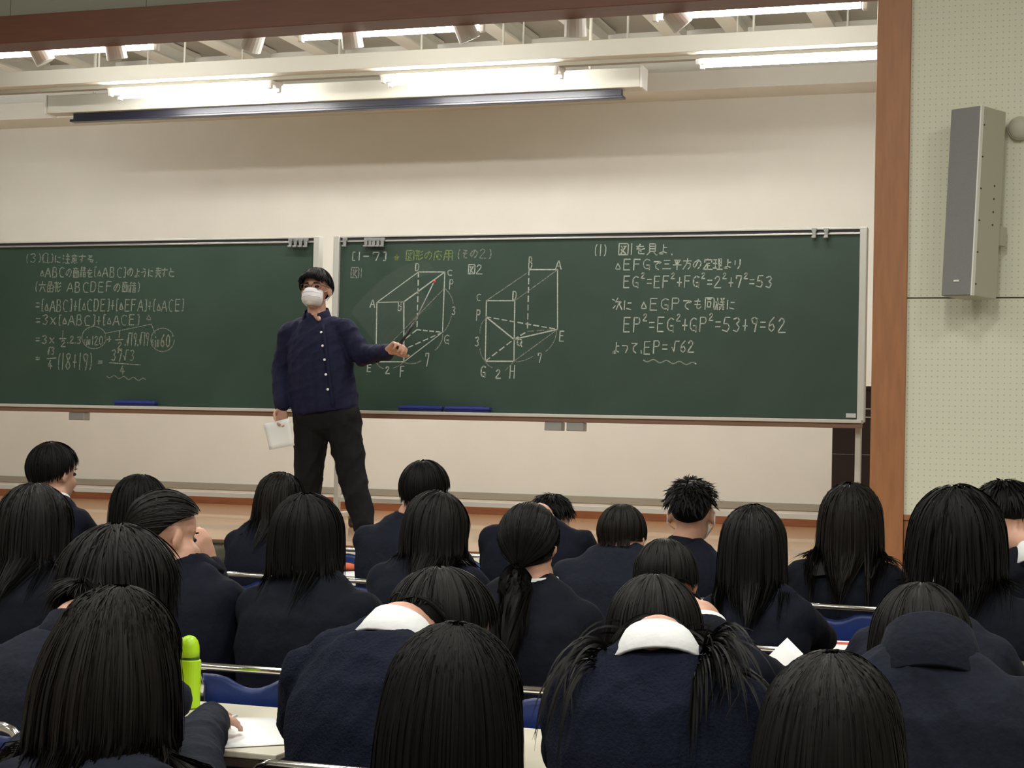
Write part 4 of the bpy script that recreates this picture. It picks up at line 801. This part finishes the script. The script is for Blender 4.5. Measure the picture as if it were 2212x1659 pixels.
STUD = [
 # front student row
 dict(row='c', head=(120, 955, 100), sh=(112, 1078), pitch=0.05, yaw=-0.35, style='round', label='student with smooth round black hair and bare nape, farthest left in the front row', short='round haired student at far left of front row', wc=1, cloth='b', boy=1, mess=0.03, yh=6.58),
 dict(row='c', head=(305, 1027, 112), sh=(290, 1150), pitch=0.35, yaw=-0.4, style='long', len=0.31, label='student with long black hair in the front row, half hidden by the ponytailed student', short='long haired student half hidden by the ponytail', cloth='b', mess=0.06),
 dict(row='c', head=(607, 1022, 98), sh=(577, 1128), pitch=0.4, yaw=-0.25, style='long', len=0.31, hm=h_brown, label='student with loose brownish hair spread over the left shoulder, before the teacher\'s feet', short='brown haired student before the teacher', cloth='b', sw=0.36, mess=0.12, side=0.3),
 dict(row='c', head=(921, 995, 104), sh=(880, 1118), pitch=0.1, yaw=-0.2, style='round', label='student with short round black hair in the front row, right of the teacher', short='short haired student right of the teacher', cloth='g', boy=1, mess=0.04, sw=0.44),
 dict(row='c', head=(1192, 1070, 92), sh=(1160, 1120), pitch=0.42, yaw=-0.1, style='short', label='student with short hair bowed deeply over the desk, half hidden by a low ponytail', short='bowed short haired student', cloth='b', boy=1, sw=0.46, wc=1, mess=0.2, ys=6.5, yh=6.7),
 dict(row='c', head=(1496, 1037, 110), sh=(1478, 1172), pitch=0.02, yaw=0.05, style='crop', label='student with cropped spiky black hair and mask straps behind the ears', short='spiky haired student', cloth='b', boy=1, sw=0.40, mess=0.3, mask=1, ch=1.2),
 dict(row='c', head=(1840, 1050, 142), sh=(1825, 1192), pitch=0.12, yaw=0.0, style='long', len=0.38, label='student with long dark hair seated before the brown post', short='long haired student before the brown post', cloth='d', sw=0.42, mess=0.16, hm=h_brown, vol=0.022),
 dict(row='c', head=(2172, 1042, 130), sh=(2240, 1190), pitch=0.5, yaw=0.35, style='short', label='student with messy short hair and wide white collar, cut by the right edge', short='white collared student at the right edge', cloth='d', boy=1, wc=2, mess=0.22, yh=6.3, ys=6.2, hipdx=0.0),
 # second
 dict(row='a', head=(78, 1048, 150), sh=(52, 1205), pitch=0.35, yaw=-0.1, style='long', len=0.30, hm=h_soft, label='student with long straight black hair at the left edge, below the round haired student', short='long haired student at the left edge', cloth='d', mess=0.09, sw=0.38),
 dict(row='a', head=(362, 1060, 142), sh=(385, 1215), pitch=0.2, yaw=-0.55, style='pony', len=0.30, tie=(-0.03, -0.115, 0.0), side=-0.25, lock=((-0.03, -0.105, -0.03), (-0.3, -0.4, -1), 700, 0.24), yh=4.08, spread=0.1, label='student with side ponytail raising a hand to the right ear', short='ponytailed student with raised hand', cloth='b', mess=0.05, sw=0.37, bv=0.007, hand=1, hm=h_soft),
 dict(row='b', head=(944, 1063, 134), sh=(922, 1195), pitch=0.4, yaw=-0.2, style='long', len=0.29, hm=h_soft, label='student with straight shoulder length black hair parted to the left, below the pointer', short='shoulder length haired student below the teacher\'s pointer', cloth='b', sw=0.38, mess=0.10, side=0.25),
 dict(row='b', head=(1345, 1090, 110), sh=(1340, 1186), pitch=0.35, yaw=-0.05, style='round', jc=False, label='student with short neat hair and one visible ear in a grey navy jacket', short='neat short haired student in grey navy', cloth='g', boy=1, sw=0.42, mess=0.05, vol=0.010, hm=h_brown),
 dict(row='b', head=(1630, 1092, 142), sh=(1634, 1262), pitch=0.15, yaw=0.02, style='long', len=0.315, hm=h_soft, cdx=-0.06, label='student with straight black hair to the shoulders, right of the spiky haired student', short='straight haired student right of the spiky haired one', cloth='b', sw=0.335, mess=0.06, len2=0),
 dict(row='b', head=(2070, 1072, 175), sh=(2090, 1262), pitch=0.1, yaw=-0.1, style='bob', len=0.30, label='student with bushy black bob flicking outward, near the right edge', short='bushy bobbed student near the right edge', cloth='d', sw=0.42, mess=0.3, vol=0.035),
 # third
 dict(row='l', cdx=-0.05, head=(262, 1150, 205), sh=(140, 1368), pitch=0.25, yaw=-0.2, nbw=0.22, style='bob', len=0.225, label='student with frizzy dark hair leaning left, behind the long brown hair', short='frizzy haired student on the left', cloth='g', sw=0.42, wdx=-0.05, ch=1.4, mess=0.34, vol=0.024, hm=h_soft, ys=3.25, yh=3.45, boy=1),
 dict(row='a', head=(668, 1070, 152), sh=(668, 1240), pitch=0.12, yaw=0.0, style='bob', len=0.262, cdx=-0.045, crz=0.0, label='student with thick black bob sitting upright, directly below the teacher', short='bobbed student directly below the teacher', cloth='d', sw=0.385, mess=0.04, vol=0.016),
 dict(row='a', head=(1146, 1087, 122), sh=(1144, 1258), pitch=0.1, yaw=0.0, style='pony', len=0.14, tie=(0.0, -0.10, -0.07), ear=1, label='student with low ponytail and both ears showing over a white collar', short='low ponytailed student', cloth='d', wc=1, sw=0.35, mess=0.05, yh=4.1, ys=4.08, spread=0.12),
 dict(row='a', head=(1442, 1168, 140), sh=(1518, 1358), pitch=0.5, yaw=0.15, roll=-0.1, style='round', label='student with dark hair leaning left with hunched shoulder and glimpse of white collar', short='hunched student leaning left', cloth='b', wc=1, sw=0.315, mess=0.06, yh=4.35, ys=4.1, hm=h_soft),
 dict(row='a', head=(2010, 1305, 150), sh=(2012, 1330), pitch=1.0, yaw=0.0, style='round', label='student slumped low over the desk, hidden behind the choppy haired one', short='slumped student on the right', cloth='g', sw=0.37, mess=0.06, yh=4.6, ys=4.2),
 # near
 dict(row='n', head=(258, 1275, 238), sh=(235, 1610), yh=2.66, ys=2.62, pitch=0.3, yaw=-0.25, style='long', len=0.78, hm=h_brown, label='student with very long dark brown hair beside the lime green flask', short='very long haired student at lower left', cdx=-0.1, cloth='g', sw=0.42, mess=0.09, n=2400, vol=0.016, side=0.1),
 dict(row='z', head=(965, 1230, 212), sh=(800, 1368), pitch=0.28, yaw=-0.75, roll=-0.12, style='round', label='student in navy sweater with wide white collar, head bowed to the right', short='sweatered student with bowed head', cloth='s', wc=2, jc=False, nbw=0.45, boy=1, sw=0.37, mess=0.05, hm=h_soft, ys=3.1, yh=3.35, n=1800, tyaw=-0.15, hipdx=0.09, arms=0, folds=0.008, cdx=0.04, crz=0.02),
 dict(row='z', head=(1417, 1245, 205), sh=(1420, 1405), pitch=0.3, yaw=0.05, style='bob', len=0.22, hm=h_soft, label='student in navy sweater with white collar and long strands fanned over the back', short='sweatered student with fanned hair', cloth='s', wc=2, jc=False, sw=0.39, lock=[((0.075, -0.080, -0.055), (0.25, -0.35, -0.9), 520, 0.30)], mess=0.14, ys=3.05, yh=3.30, n=1700, folds=0.008),
 dict(row='z', head=(1990, 1272, 195), sh=(2010, 1410), pitch=0.35, yaw=0.1, style='bob', len=0.24, label='student with choppy layered hair in a jacket with turned up collar', short='choppy haired student in collared jacket', cloth='g', sw=0.46, mess=0.16, ys=3.05, yh=3.35, n=2200, hm=h_soft, vol=0.02, boy=1, ch=1.95, cs=1.12, folds=0.008),
 dict(row='m', head=(985, 1350, 290), sh=(985, 1790), pitch=0.2, yaw=0.0, style='long', len=0.46, label='nearest student with straight black hair, at the bottom middle', short='nearest black haired student at the bottom middle', cloth='b', mess=0.06, yh=2.38, ys=2.5, n=2600, side=0.1, wd=0.0019),
 dict(row='m', head=(1800, 1412, 305), sh=(1800, 1860), pitch=0.2, yaw=0.0, style='long', len=0.46, label='nearest student with straight black hair, at the bottom right', short='nearest black haired student at the bottom right', cloth='b', mess=0.05, yh=2.22, ys=2.34, n=2600, hm=h_soft, wd=0.0019),
]
# special arm poses
def sp_hand(k):
    e = at(478, 1330, 4.36); w_ = at(456, 1222, 4.42)
    k['wr'] = {1: (e, w_), -1: (V(*at(290, 1390, 4.25)), V(*at(340, 1370, 4.5)))}
    k['hd'] = {1: nrm(at(432, 1160, 4.38)-w_)}; k['hn'] = {1: V(-1, 0.1, 0.2)}; k['curl'] = 0.55
for k in STUD:
    if k.get('hand'): sp_hand(k)
    if k['head'][0] == 258: k['wr'] = {1: (at(425, 1605, 2.95), at(458, 1556, 3.27)), -1: (at(60, 1640, 2.8), at(170, 1590, 3.1))}; k['hd'] = {1: V(-0.4, 0.9, 0.0)}
for k in STUD: seated(k)
# ------------------------------------------------------------------ empty chairs in view
def free_chair(px, py, row, lb):
    d = ray(px, py); x = (CAMP+d*(ROW[row]/d[1]))[0]; chair(x, ROW[row], 0.0, lb)
free_chair(800, 1183, 'd', 'empty blue folding chair in the row before the stage, below the teacher\'s shoe')
free_chair(1060, 1190, 'd', 'empty blue folding chair in the row before the stage, left of the bowed student')
# ------------------------------------------------------------------ things on the desks
def sheet(px, py, Z, w_, h_, rz, label, name='paper_sheet', curl=0.0, m=m_paper, Y=None, tilt=0.0, grp='papers on the desks'):
    p = atz(px, py, Z) if Y is None else at(px, py, Y)
    b = MB(); n = 8; R = rotz(rz)@rotx(tilt); rows = []
    for zz in (0.0, 0.0008):
        pass
    for j in range(n+1):
        t = j/n-0.5; z = curl*(t+0.5)**2
        rows.append([R@V(-w_/2, t*h_, z), R@V(w_/2, t*h_, z*0.6), R@V(w_/2, t*h_, z*0.6+0.0012), R@V(-w_/2, t*h_, z+0.0012)])
    b.loft(rows); o = b.build(name, m, None, True); o.location = p; tag(o, label, 'paper', grp); return o
ZT = 0.702
sheet(530, 1588, ZT, 0.20, 0.27, 0.75, 'white sheet at the very long haired student\'s sleeve, corner over the table edge', curl=0.02)
sheet(482, 1385, ZT, 0.21, 0.30, 0.1, 'white worksheet left of the upright bobbed student')
sheet(500, 1305, ZT, 0.21, 0.28, 0.15, 'white open booklet beyond the ponytailed student\'s elbow', curl=0.02)
sheet(772, 1240, ZT, 0.21, 0.28, -0.1, 'white paper between the bobbed and shoulder length haired students')
sheet(1050, 1240, ZT, 0.2, 0.26, 0.3, 'pale paper left of the bowed short haired student')
sheet(1684, 1468, 0, 0.13, 0.19, 0.0, 'bright white sheet propped up at the hunched student\'s right sleeve', Y=4.55, tilt=1.2, curl=0.0).rotation_euler = (0, 0.75, 0)
sheet(1918, 1312, ZT, 0.2, 0.28, 0.0, 'white paper right of the student before the brown post')
# red banded booklet
p = atz(1795, 1400, ZT); bk = empty('booklet', p, 0.05); tag(bk, 'white booklet with a red band lying between two students on the right', 'book')
box('pages', (0, 0, 0.006), (0.18, 0.25, 0.012), m_paper, bk, bevel=0.002); box('red_band', (0, 0.045, 0.0128), (0.18, 0.06, 0.0012), m_red, bk)
p = atz(748, 1233, ZT); rb = empty('pencil_case', p, 0.2); tag(rb, 'small orange red pouch on the desk at the bobbed student\'s shoulder', 'pencil case')
MB().ell((0, 0, 0.02), (0.05, 0.03, 0.02)).build('pouch', mat('orange_red_cloth', (0.62, 0.13, 0.06), 0.8), rb, True); box('zip', (0, 0, 0.041), (0.07, 0.004, 0.002), m_gap, rb)
# pen with red end
p0 = atz(458, 1415, ZT+0.008); p1 = atz(494, 1398, ZT+0.008); pn = empty('pen', p0); tag(pn, 'slim pen with red end on the worksheet left of the upright bobbed student', 'pen')
d = p1-p0; MB().cyl((0, 0, 0), d*0.8, 0.004, n=8).build('pen_barrel', m_clip, pn); MB().cyl(d*0.8, d*1.1, 0.0055, n=8).build('pen_cap', m_red, pn)
p0 = at(492, 1556, 3.45); p1 = at(512, 1545, 3.47); pn = empty('pen', p0); tag(pn, 'red pencil sticking out of the very long haired student\'s sleeve', 'pencil')
d = p1-p0; MB().cyl(-d*1.5, d*0.5, 0.004, n=8).build('pencil_barrel', m_red, pn); MB().cyl(d*0.5, d, 0.004, n=8).build('pencil_tip', m_clip, pn)
# lime flask
p = atz(408, 1528, ZT); p = V(p[0], p[1], ZT); zc = depth(p); fl = empty('flask', p); tag(fl, 'lime green drinking flask with rounded lid standing on the near left table', 'bottle')
r = 0.0265
MB().cyl((0, 0, 0), (0, 0, 0.116), r, r*1.0, 28).build('flask_body', m_green, fl, bevel=0.003)
MB().cyl((0, 0, 0.116), (0, 0, 0.122), r*0.85, n=28).build('flask_neck', mat('dark_green_ring', (0.04, 0.09, 0.01), 0.5), fl)
prof = [(0.122, 0.96), (0.136, 0.97), (0.150, 0.93), (0.162, 0.78), (0.170, 0.52), (0.174, 0.15)]
MB().loft([[V(-0.004+r*k_*math.cos(q), r*k_*math.sin(q), z) for q in np.linspace(0, 2*math.pi, 28, endpoint=False)] for z, k_ in prof]).build('flask_lid', m_green, fl, True)
MB().tube([(-0.031, 0, 0.13), (-0.036, 0, 0.145), (-0.024, 0, 0.166)], 0.004, 8).build('lid_catch', m_lampwhite, fl, True)
# olive bag on the front table
p = atz(474, 1226, 0.702); bg = empty('shoulder_bag', (p[0], p[1], 0.702)); tag(bg, 'olive grey cloth bag on the table beyond the ponytailed student', 'bag')
MB().ell((0, 0, 0.055), (0.16, 0.09, 0.06)).box((0, 0, 0.04), (0.27, 0.15, 0.07)).fuse('bag_body', m_bag, 0.012, 4, bg, 0.01, 5)
MB().tube([(-0.1, 0, 0.09), (-0.06, 0, 0.12), (0.03, 0, 0.122), (0.09, 0, 0.09)], 0.009, 8).build('bag_handle', m_bag, bg, True)
# ------------------------------------------------------------------ teacher
YTc = 9.62
def T_(px, py, dy=0.0): return at(px, py, YTc+dy)
root = V(T_(715, 1150)[0], YTc, SZ); TE = empty('person', root); tag(TE, 'teacher in navy shirt and white face mask pointing at the right board with a stick', 'person')
rp = lambda p: np.array(p)-root
RM = rotz(math.pi+0.10)@rotx(0.08)@roty(0.03); s = 1.10
hc = T_(682, 628); nb = T_(684, 676, 0.02); S = T_(682, 684, 0.03)
shl = T_(628, 720, 0.02); shr = T_(744, 713, 0.02)          # image left / right
ell_, wrl = T_(609, 800, 0.05), T_(609, 878, -0.06); elr, wrr = T_(782, 768, 0.03), T_(838, 760, -0.16)
hip = T_(706, 915, 0.03); hl = T_(672, 915, 0.03); hr_ = T_(741, 915, 0.03)
def fl_(px, dy): q = T_(px, 1140, dy); return V(q[0], q[1], SZ+0.09)
knl, anl = T_(666, 1035, -0.02), fl_(668, 0.05); knr, anr = T_(762, 1030, -0.03), fl_(785, -0.12)
b = MB(); add_head(b, rp(hc), RM, s, rp(nb)); b.cap(rp(nb), rp(T_(689, 690, -0.052)), 0.05, 0.014); b.cap(rp(nb), rp(hip), 0.06, 0.10); b.cap(rp(shl), rp(shr), 0.06)
for sh, e_, w_, sd in ((shl, ell_, wrl, 1), (shr, elr, wrr, -1)):
    b.cap(rp(sh), rp(e_), 0.055, 0.043); b.cap(rp(e_), rp(w_), 0.043, 0.029)
add_hand(b, rp(wrl), V(0.12, -0.15, -1), V(0.5, -0.5, 0), 1, 0.62, 1.0)
hdir = nrm(T_(868, 742, -0.2)-wrr); add_hand(b, rp(wrr), hdir, nrm(V(0.3, -0.6, -0.7)), 1, 0.95, 1.16, 0.03)
for h_, k_, a_ in ((hl, knl, anl), (hr_, knr, anr)): b.cap(rp(h_), rp(k_), 0.08, 0.055); b.cap(rp(k_), rp(a_), 0.055, 0.042)
b.fuse('body', m_skin, 0.0065, 2, TE)
sb = MB(); hem = T_(704, 893, 0.03); rt = V(1, 0, 0)
R_ = [[rp(p) for p in r_] for r_ in torso_rings(hem, S, rt, [(0, 0.212, 0.15, 0), (0.08, 0.215, 0.158, 0), (0.35, 0.212, 0.165, 0), (0.6, 0.212, 0.158, 0), (0.76, 0.205, 0.140, 0), (0.88, 0.165, 0.11, 0), (0.96, 0.12, 0.085, 0), (1.0, 0.08, 0.07, 0)], 26)]
sb.loft(R_); sb.cap(rp(shl), rp(S)-V(0, 0, 0.04), 0.07, 0.07); sb.cap(rp(shr), rp(S)-V(0, 0, 0.04), 0.07, 0.07); sb.cap(rp(S)-V(0, 0, .02), rp(nb)-V(0, 0, .065), 0.078, 0.060)
sb.cap(rp(shl), rp(ell_), 0.076, 0.070, 14); sb.cap(rp(ell_), rp(ell_+(wrl-ell_)*0.95), 0.070, 0.050, 14)
sb.cap(rp(shr), rp(elr), 0.078, 0.068, 14); sb.cap(rp(elr), rp(elr+(wrr-elr)*0.93), 0.068, 0.050, 14)
sb.fuse('shirt', m_shirtnavy, 0.010, 4, TE, 0.011, 3)
for w_, e_ in ((wrl, ell_), (wrr, elr)):
    d = nrm(w_-e_); MB().cyl(rp(w_-d*0.075), rp(w_-d*0.012), 0.050, 0.046, 20).build('shirt_cuff', m_shirtnavy, TE, True)
tb = MB()
for h_, k_, a_ in ((hl, knl, anl), (hr_, knr, anr)): tb.cap(rp(h_), rp(k_), 0.115, 0.088, 14); tb.cap(rp(k_), rp(a_)+V(0, 0, -0.0), 0.088, 0.066, 14)
tb.cap(rp(hl)+V(0.02, 0, .03), rp(hr_)+V(-0.02, 0, .03), 0.135, 0.135, 16)
tb.fuse('trousers', m_trouser, 0.012, 4, TE, 0.012, 9)
for a_, yw in ((anl, -0.35), (anr, 0.25)):
    f = rotz(yw)@V(0, -1, 0); q = rp(a_); MB().cap(q-f*0.04+V(0, 0, -0.045), q+f*0.09+V(0, 0, -0.05), 0.045, 0.038, 12).cap(q+f*0.09+V(0, 0, -0.05), q+f*0.17+V(0, 0, -0.058), 0.042, 0.03, 12).fuse('shoe', m_shoe, 0.008, 3, TE)
collar(TE, nb-V(0, 0, 0.015), V(0, -0.12, 1), V(-0.1, -1, 0), 0.074, 0.068, 0.045, m_shirtnavy, root, 'shirt_collar', 0.6, 0.5)
# placket and buttons lie on the front of the shirt
dg = bpy.context.evaluated_depsgraph_get(); shirt = [o for o in TE.children if o.name.startswith('shirt') and 'c' not in o.name[5:]][0]
def on_shirt(px, py):
    o_ = CAMP-root; d_ = ray(px, py); ok, loc, no, _ = shirt.ray_cast(Vector(o_), Vector(nrm(d_))); return (np.array(loc), np.array(no)) if ok else (rp(T_(px, py, -0.16)), V(0, -1, 0))
for px, py in ((694, 718), (697, 747), (701, 777), (704, 809), (708, 841)):
    l_, n_ = on_shirt(px, py); MB().cyl(l_-n_*0.001, l_+n_*0.004, 0.0085, 0.0075, 14).build('button', m_button, TE)
pts = [on_shirt(690+(py-695)*0.125+5, py)[0] for py in range(700, 892, 12)]; MB().loft([[p+V(-0.016, -0.001, 0), p+V(-0.016, -0.004, 0), p+V(0.016, -0.004, 0), p+V(0.016, -0.001, 0)] for p in pts]).build('placket', m_shirtnavy, TE, True)
Th = lambda x, y, z: rp(hc)+RM@(V(x, y, z)*s)
# mask
rows = []
for j in range(9):
    v_ = j/8; row = []
    for i in range(15):
        u_ = (i/14-0.5)*2; w2 = 0.064*(1.0-0.38*max(0, v_-0.5)**2/0.25)*(0.93+0.07*min(1, v_*4)); z = 0.002-0.100*v_
        y = 0.109+0.014*math.sin(v_*math.pi*0.9)-0.066*abs(u_)**2.4-0.022*max(0, v_-0.6)/0.4
        row.append(Th(u_*w2, y-(0.0 if v_ > 0.12 else 0.004), z-(0.012*u_*u_*(1-v_))))
    rows.append(row)
mk = MB(); nn = 15; P = [p for r_ in rows for p in r_]; mk.add(P, [(j*nn+i, j*nn+i+1, (j+1)*nn+i+1, (j+1)*nn+i) for j in range(8) for i in range(14)])
mo = mk.build('face_mask', m_mask, TE, True); so = mo.modifiers.new('thick', 'SOLIDIFY'); so.thickness = 0.002
for j in (2, 4, 6): MB().tube([p+RM@V(0, 0.0015, 0) for p in rows[j][1:-1]], 0.0012, 5).build('mask_pleat', m_mask, mo, True)
for q in (-1, 1): MB().tube([Th(q*0.062, 0.025, -0.012), Th(q*0.079, 0.0, 0.0), Th(q*0.088, -0.02, 0.018), Th(q*0.088, -0.03, -0.01), Th(q*0.075, 0.0, -0.045), Th(q*0.06, 0.03, -0.065)], 0.002, 6).build('mask_strap', m_mask, TE, True)
for q in (-1, 1):
    e_ = MB(); e_.ell(Th(q*0.031, 0.068, 0.012), V(0.015, 0.010, 0.007)*s, RM, 10, 6); e_.build('eye', m_iris, TE, True)
    MB().cap(Th(q*0.018, 0.082, 0.032), Th(q*0.048, 0.072, 0.031), 0.0035, 0.0025, 6).build('eyebrow', h_black, TE, True)
gl = MB()
for q in (-1, 1):
    ring_ = [Th(q*0.034+0.026*math.copysign(abs(math.cos(a))**0.7, math.cos(a)), 0.093-0.012*abs(q*0.034+0.026*math.cos(a))/0.06, 0.010+0.017*math.copysign(abs(math.sin(a))**0.7, math.sin(a))) for a in np.linspace(0, 2*math.pi, 25)]
    gl.tube(ring_, 0.0024, 6, False); gl.tube([Th(q*0.060, 0.082, 0.016), Th(q*0.078, 0.03, 0.014), Th(q*0.083, -0.01, 0.012)], 0.0018, 6)
gl.tube([Th(-0.008, 0.094, 0.012), Th(0, 0.097, 0.015), Th(0.008, 0.094, 0.012)], 0.0016, 6); gl.build('glasses', mat('dark_red_frame', (0.04, 0.012, 0.012), 0.3), TE, True)
hair(TE, hc, RM, s, 'round', h_black, [], 1400, 10, 0.3, 77, 0.10, 0.0035, 0.017, None, 0.1, 0, root)
fr = bpy.data.objects
# fringe
def fringe():
    R = np.random.default_rng(4); mb = MB()
    for i in range(150):
        u_ = R.uniform(-1, 1); x = 0.07*u_; z0 = 0.118-0.03*u_*u_; zl = 0.056+0.007*R.normal()*0.6-0.022*(u_*u_) ; path = []
        for t in np.linspace(0, 1, 7):
            z = z0+(zl-z0)*t; yy = 0.03+0.075*math.sin(min(1, t*1.1)*math.pi/2)*math.sqrt(max(0.02, 1-0.75*u_*u_)); path.append(Th(x+0.01*t*R.normal()*0.5+0.008*t, yy+0.004, z))
        mb.tube(path, [0.004, 0.005, 0.005, 0.005, 0.004, 0.003, 0.0006], 4)
    return mb
o = fringe().build('fringe', m_black if False else h_black, TE, True)
ca = o.data.color_attributes.new('tone', 'FLOAT_COLOR', 'POINT'); ca.data.foreach_set('color', [1.0]*(4*len(o.data.vertices)))
# held paper
p = T_(603, 938, -0.13); pp = MB(); rows = []
cr = [T_(568, 916, -0.12), T_(624, 903, -0.13), T_(638, 962, -0.12), T_(580, 972, -0.14)]
for j in range(7):
    t = j/6; a, c = cr[0]+(cr[3]-cr[0])*t, cr[1]+(cr[2]-cr[1])*t
    r_ = [a+(c-a)*u_+V(0, 0.012*math.sin(u_*3+t*2), 0) for u_ in np.linspace(0, 1, 7)]; rows.append([q-p for q in r_]+[q-p+V(0, 0.0012, 0) for q in reversed(r_)])
pp.loft(rows); o = pp.build('paper_sheet', m_paper, None, True); o.location = p; tag(o, 'crumpled white handout hanging from the teacher\'s lowered hand', 'paper')
# pointer stick
a = T_(858, 748, -0.19)-0; t0 = T_(869, 736, -0.2); t1 = T_(895, 697, -0.17); t2 = T_(938, 608, -0.06)
ps = empty('pointer_stick', t0); tag(ps, 'pointer with black grip, thin pale rod and red tip held toward the left prism', 'pointer')
MB().cyl((t0-t1)*0.45, t1-t0, 0.010, 0.008, 12).build('grip', m_black, ps, True); MB().cyl(t1-t0, t2-t0, 0.0042, 0.003, 8).build('rod', m_clip, ps, True)
MB().ell(t2-t0, (0.010, 0.010, 0.010), None, 10, 6).build('red_tip', m_red, ps, True)
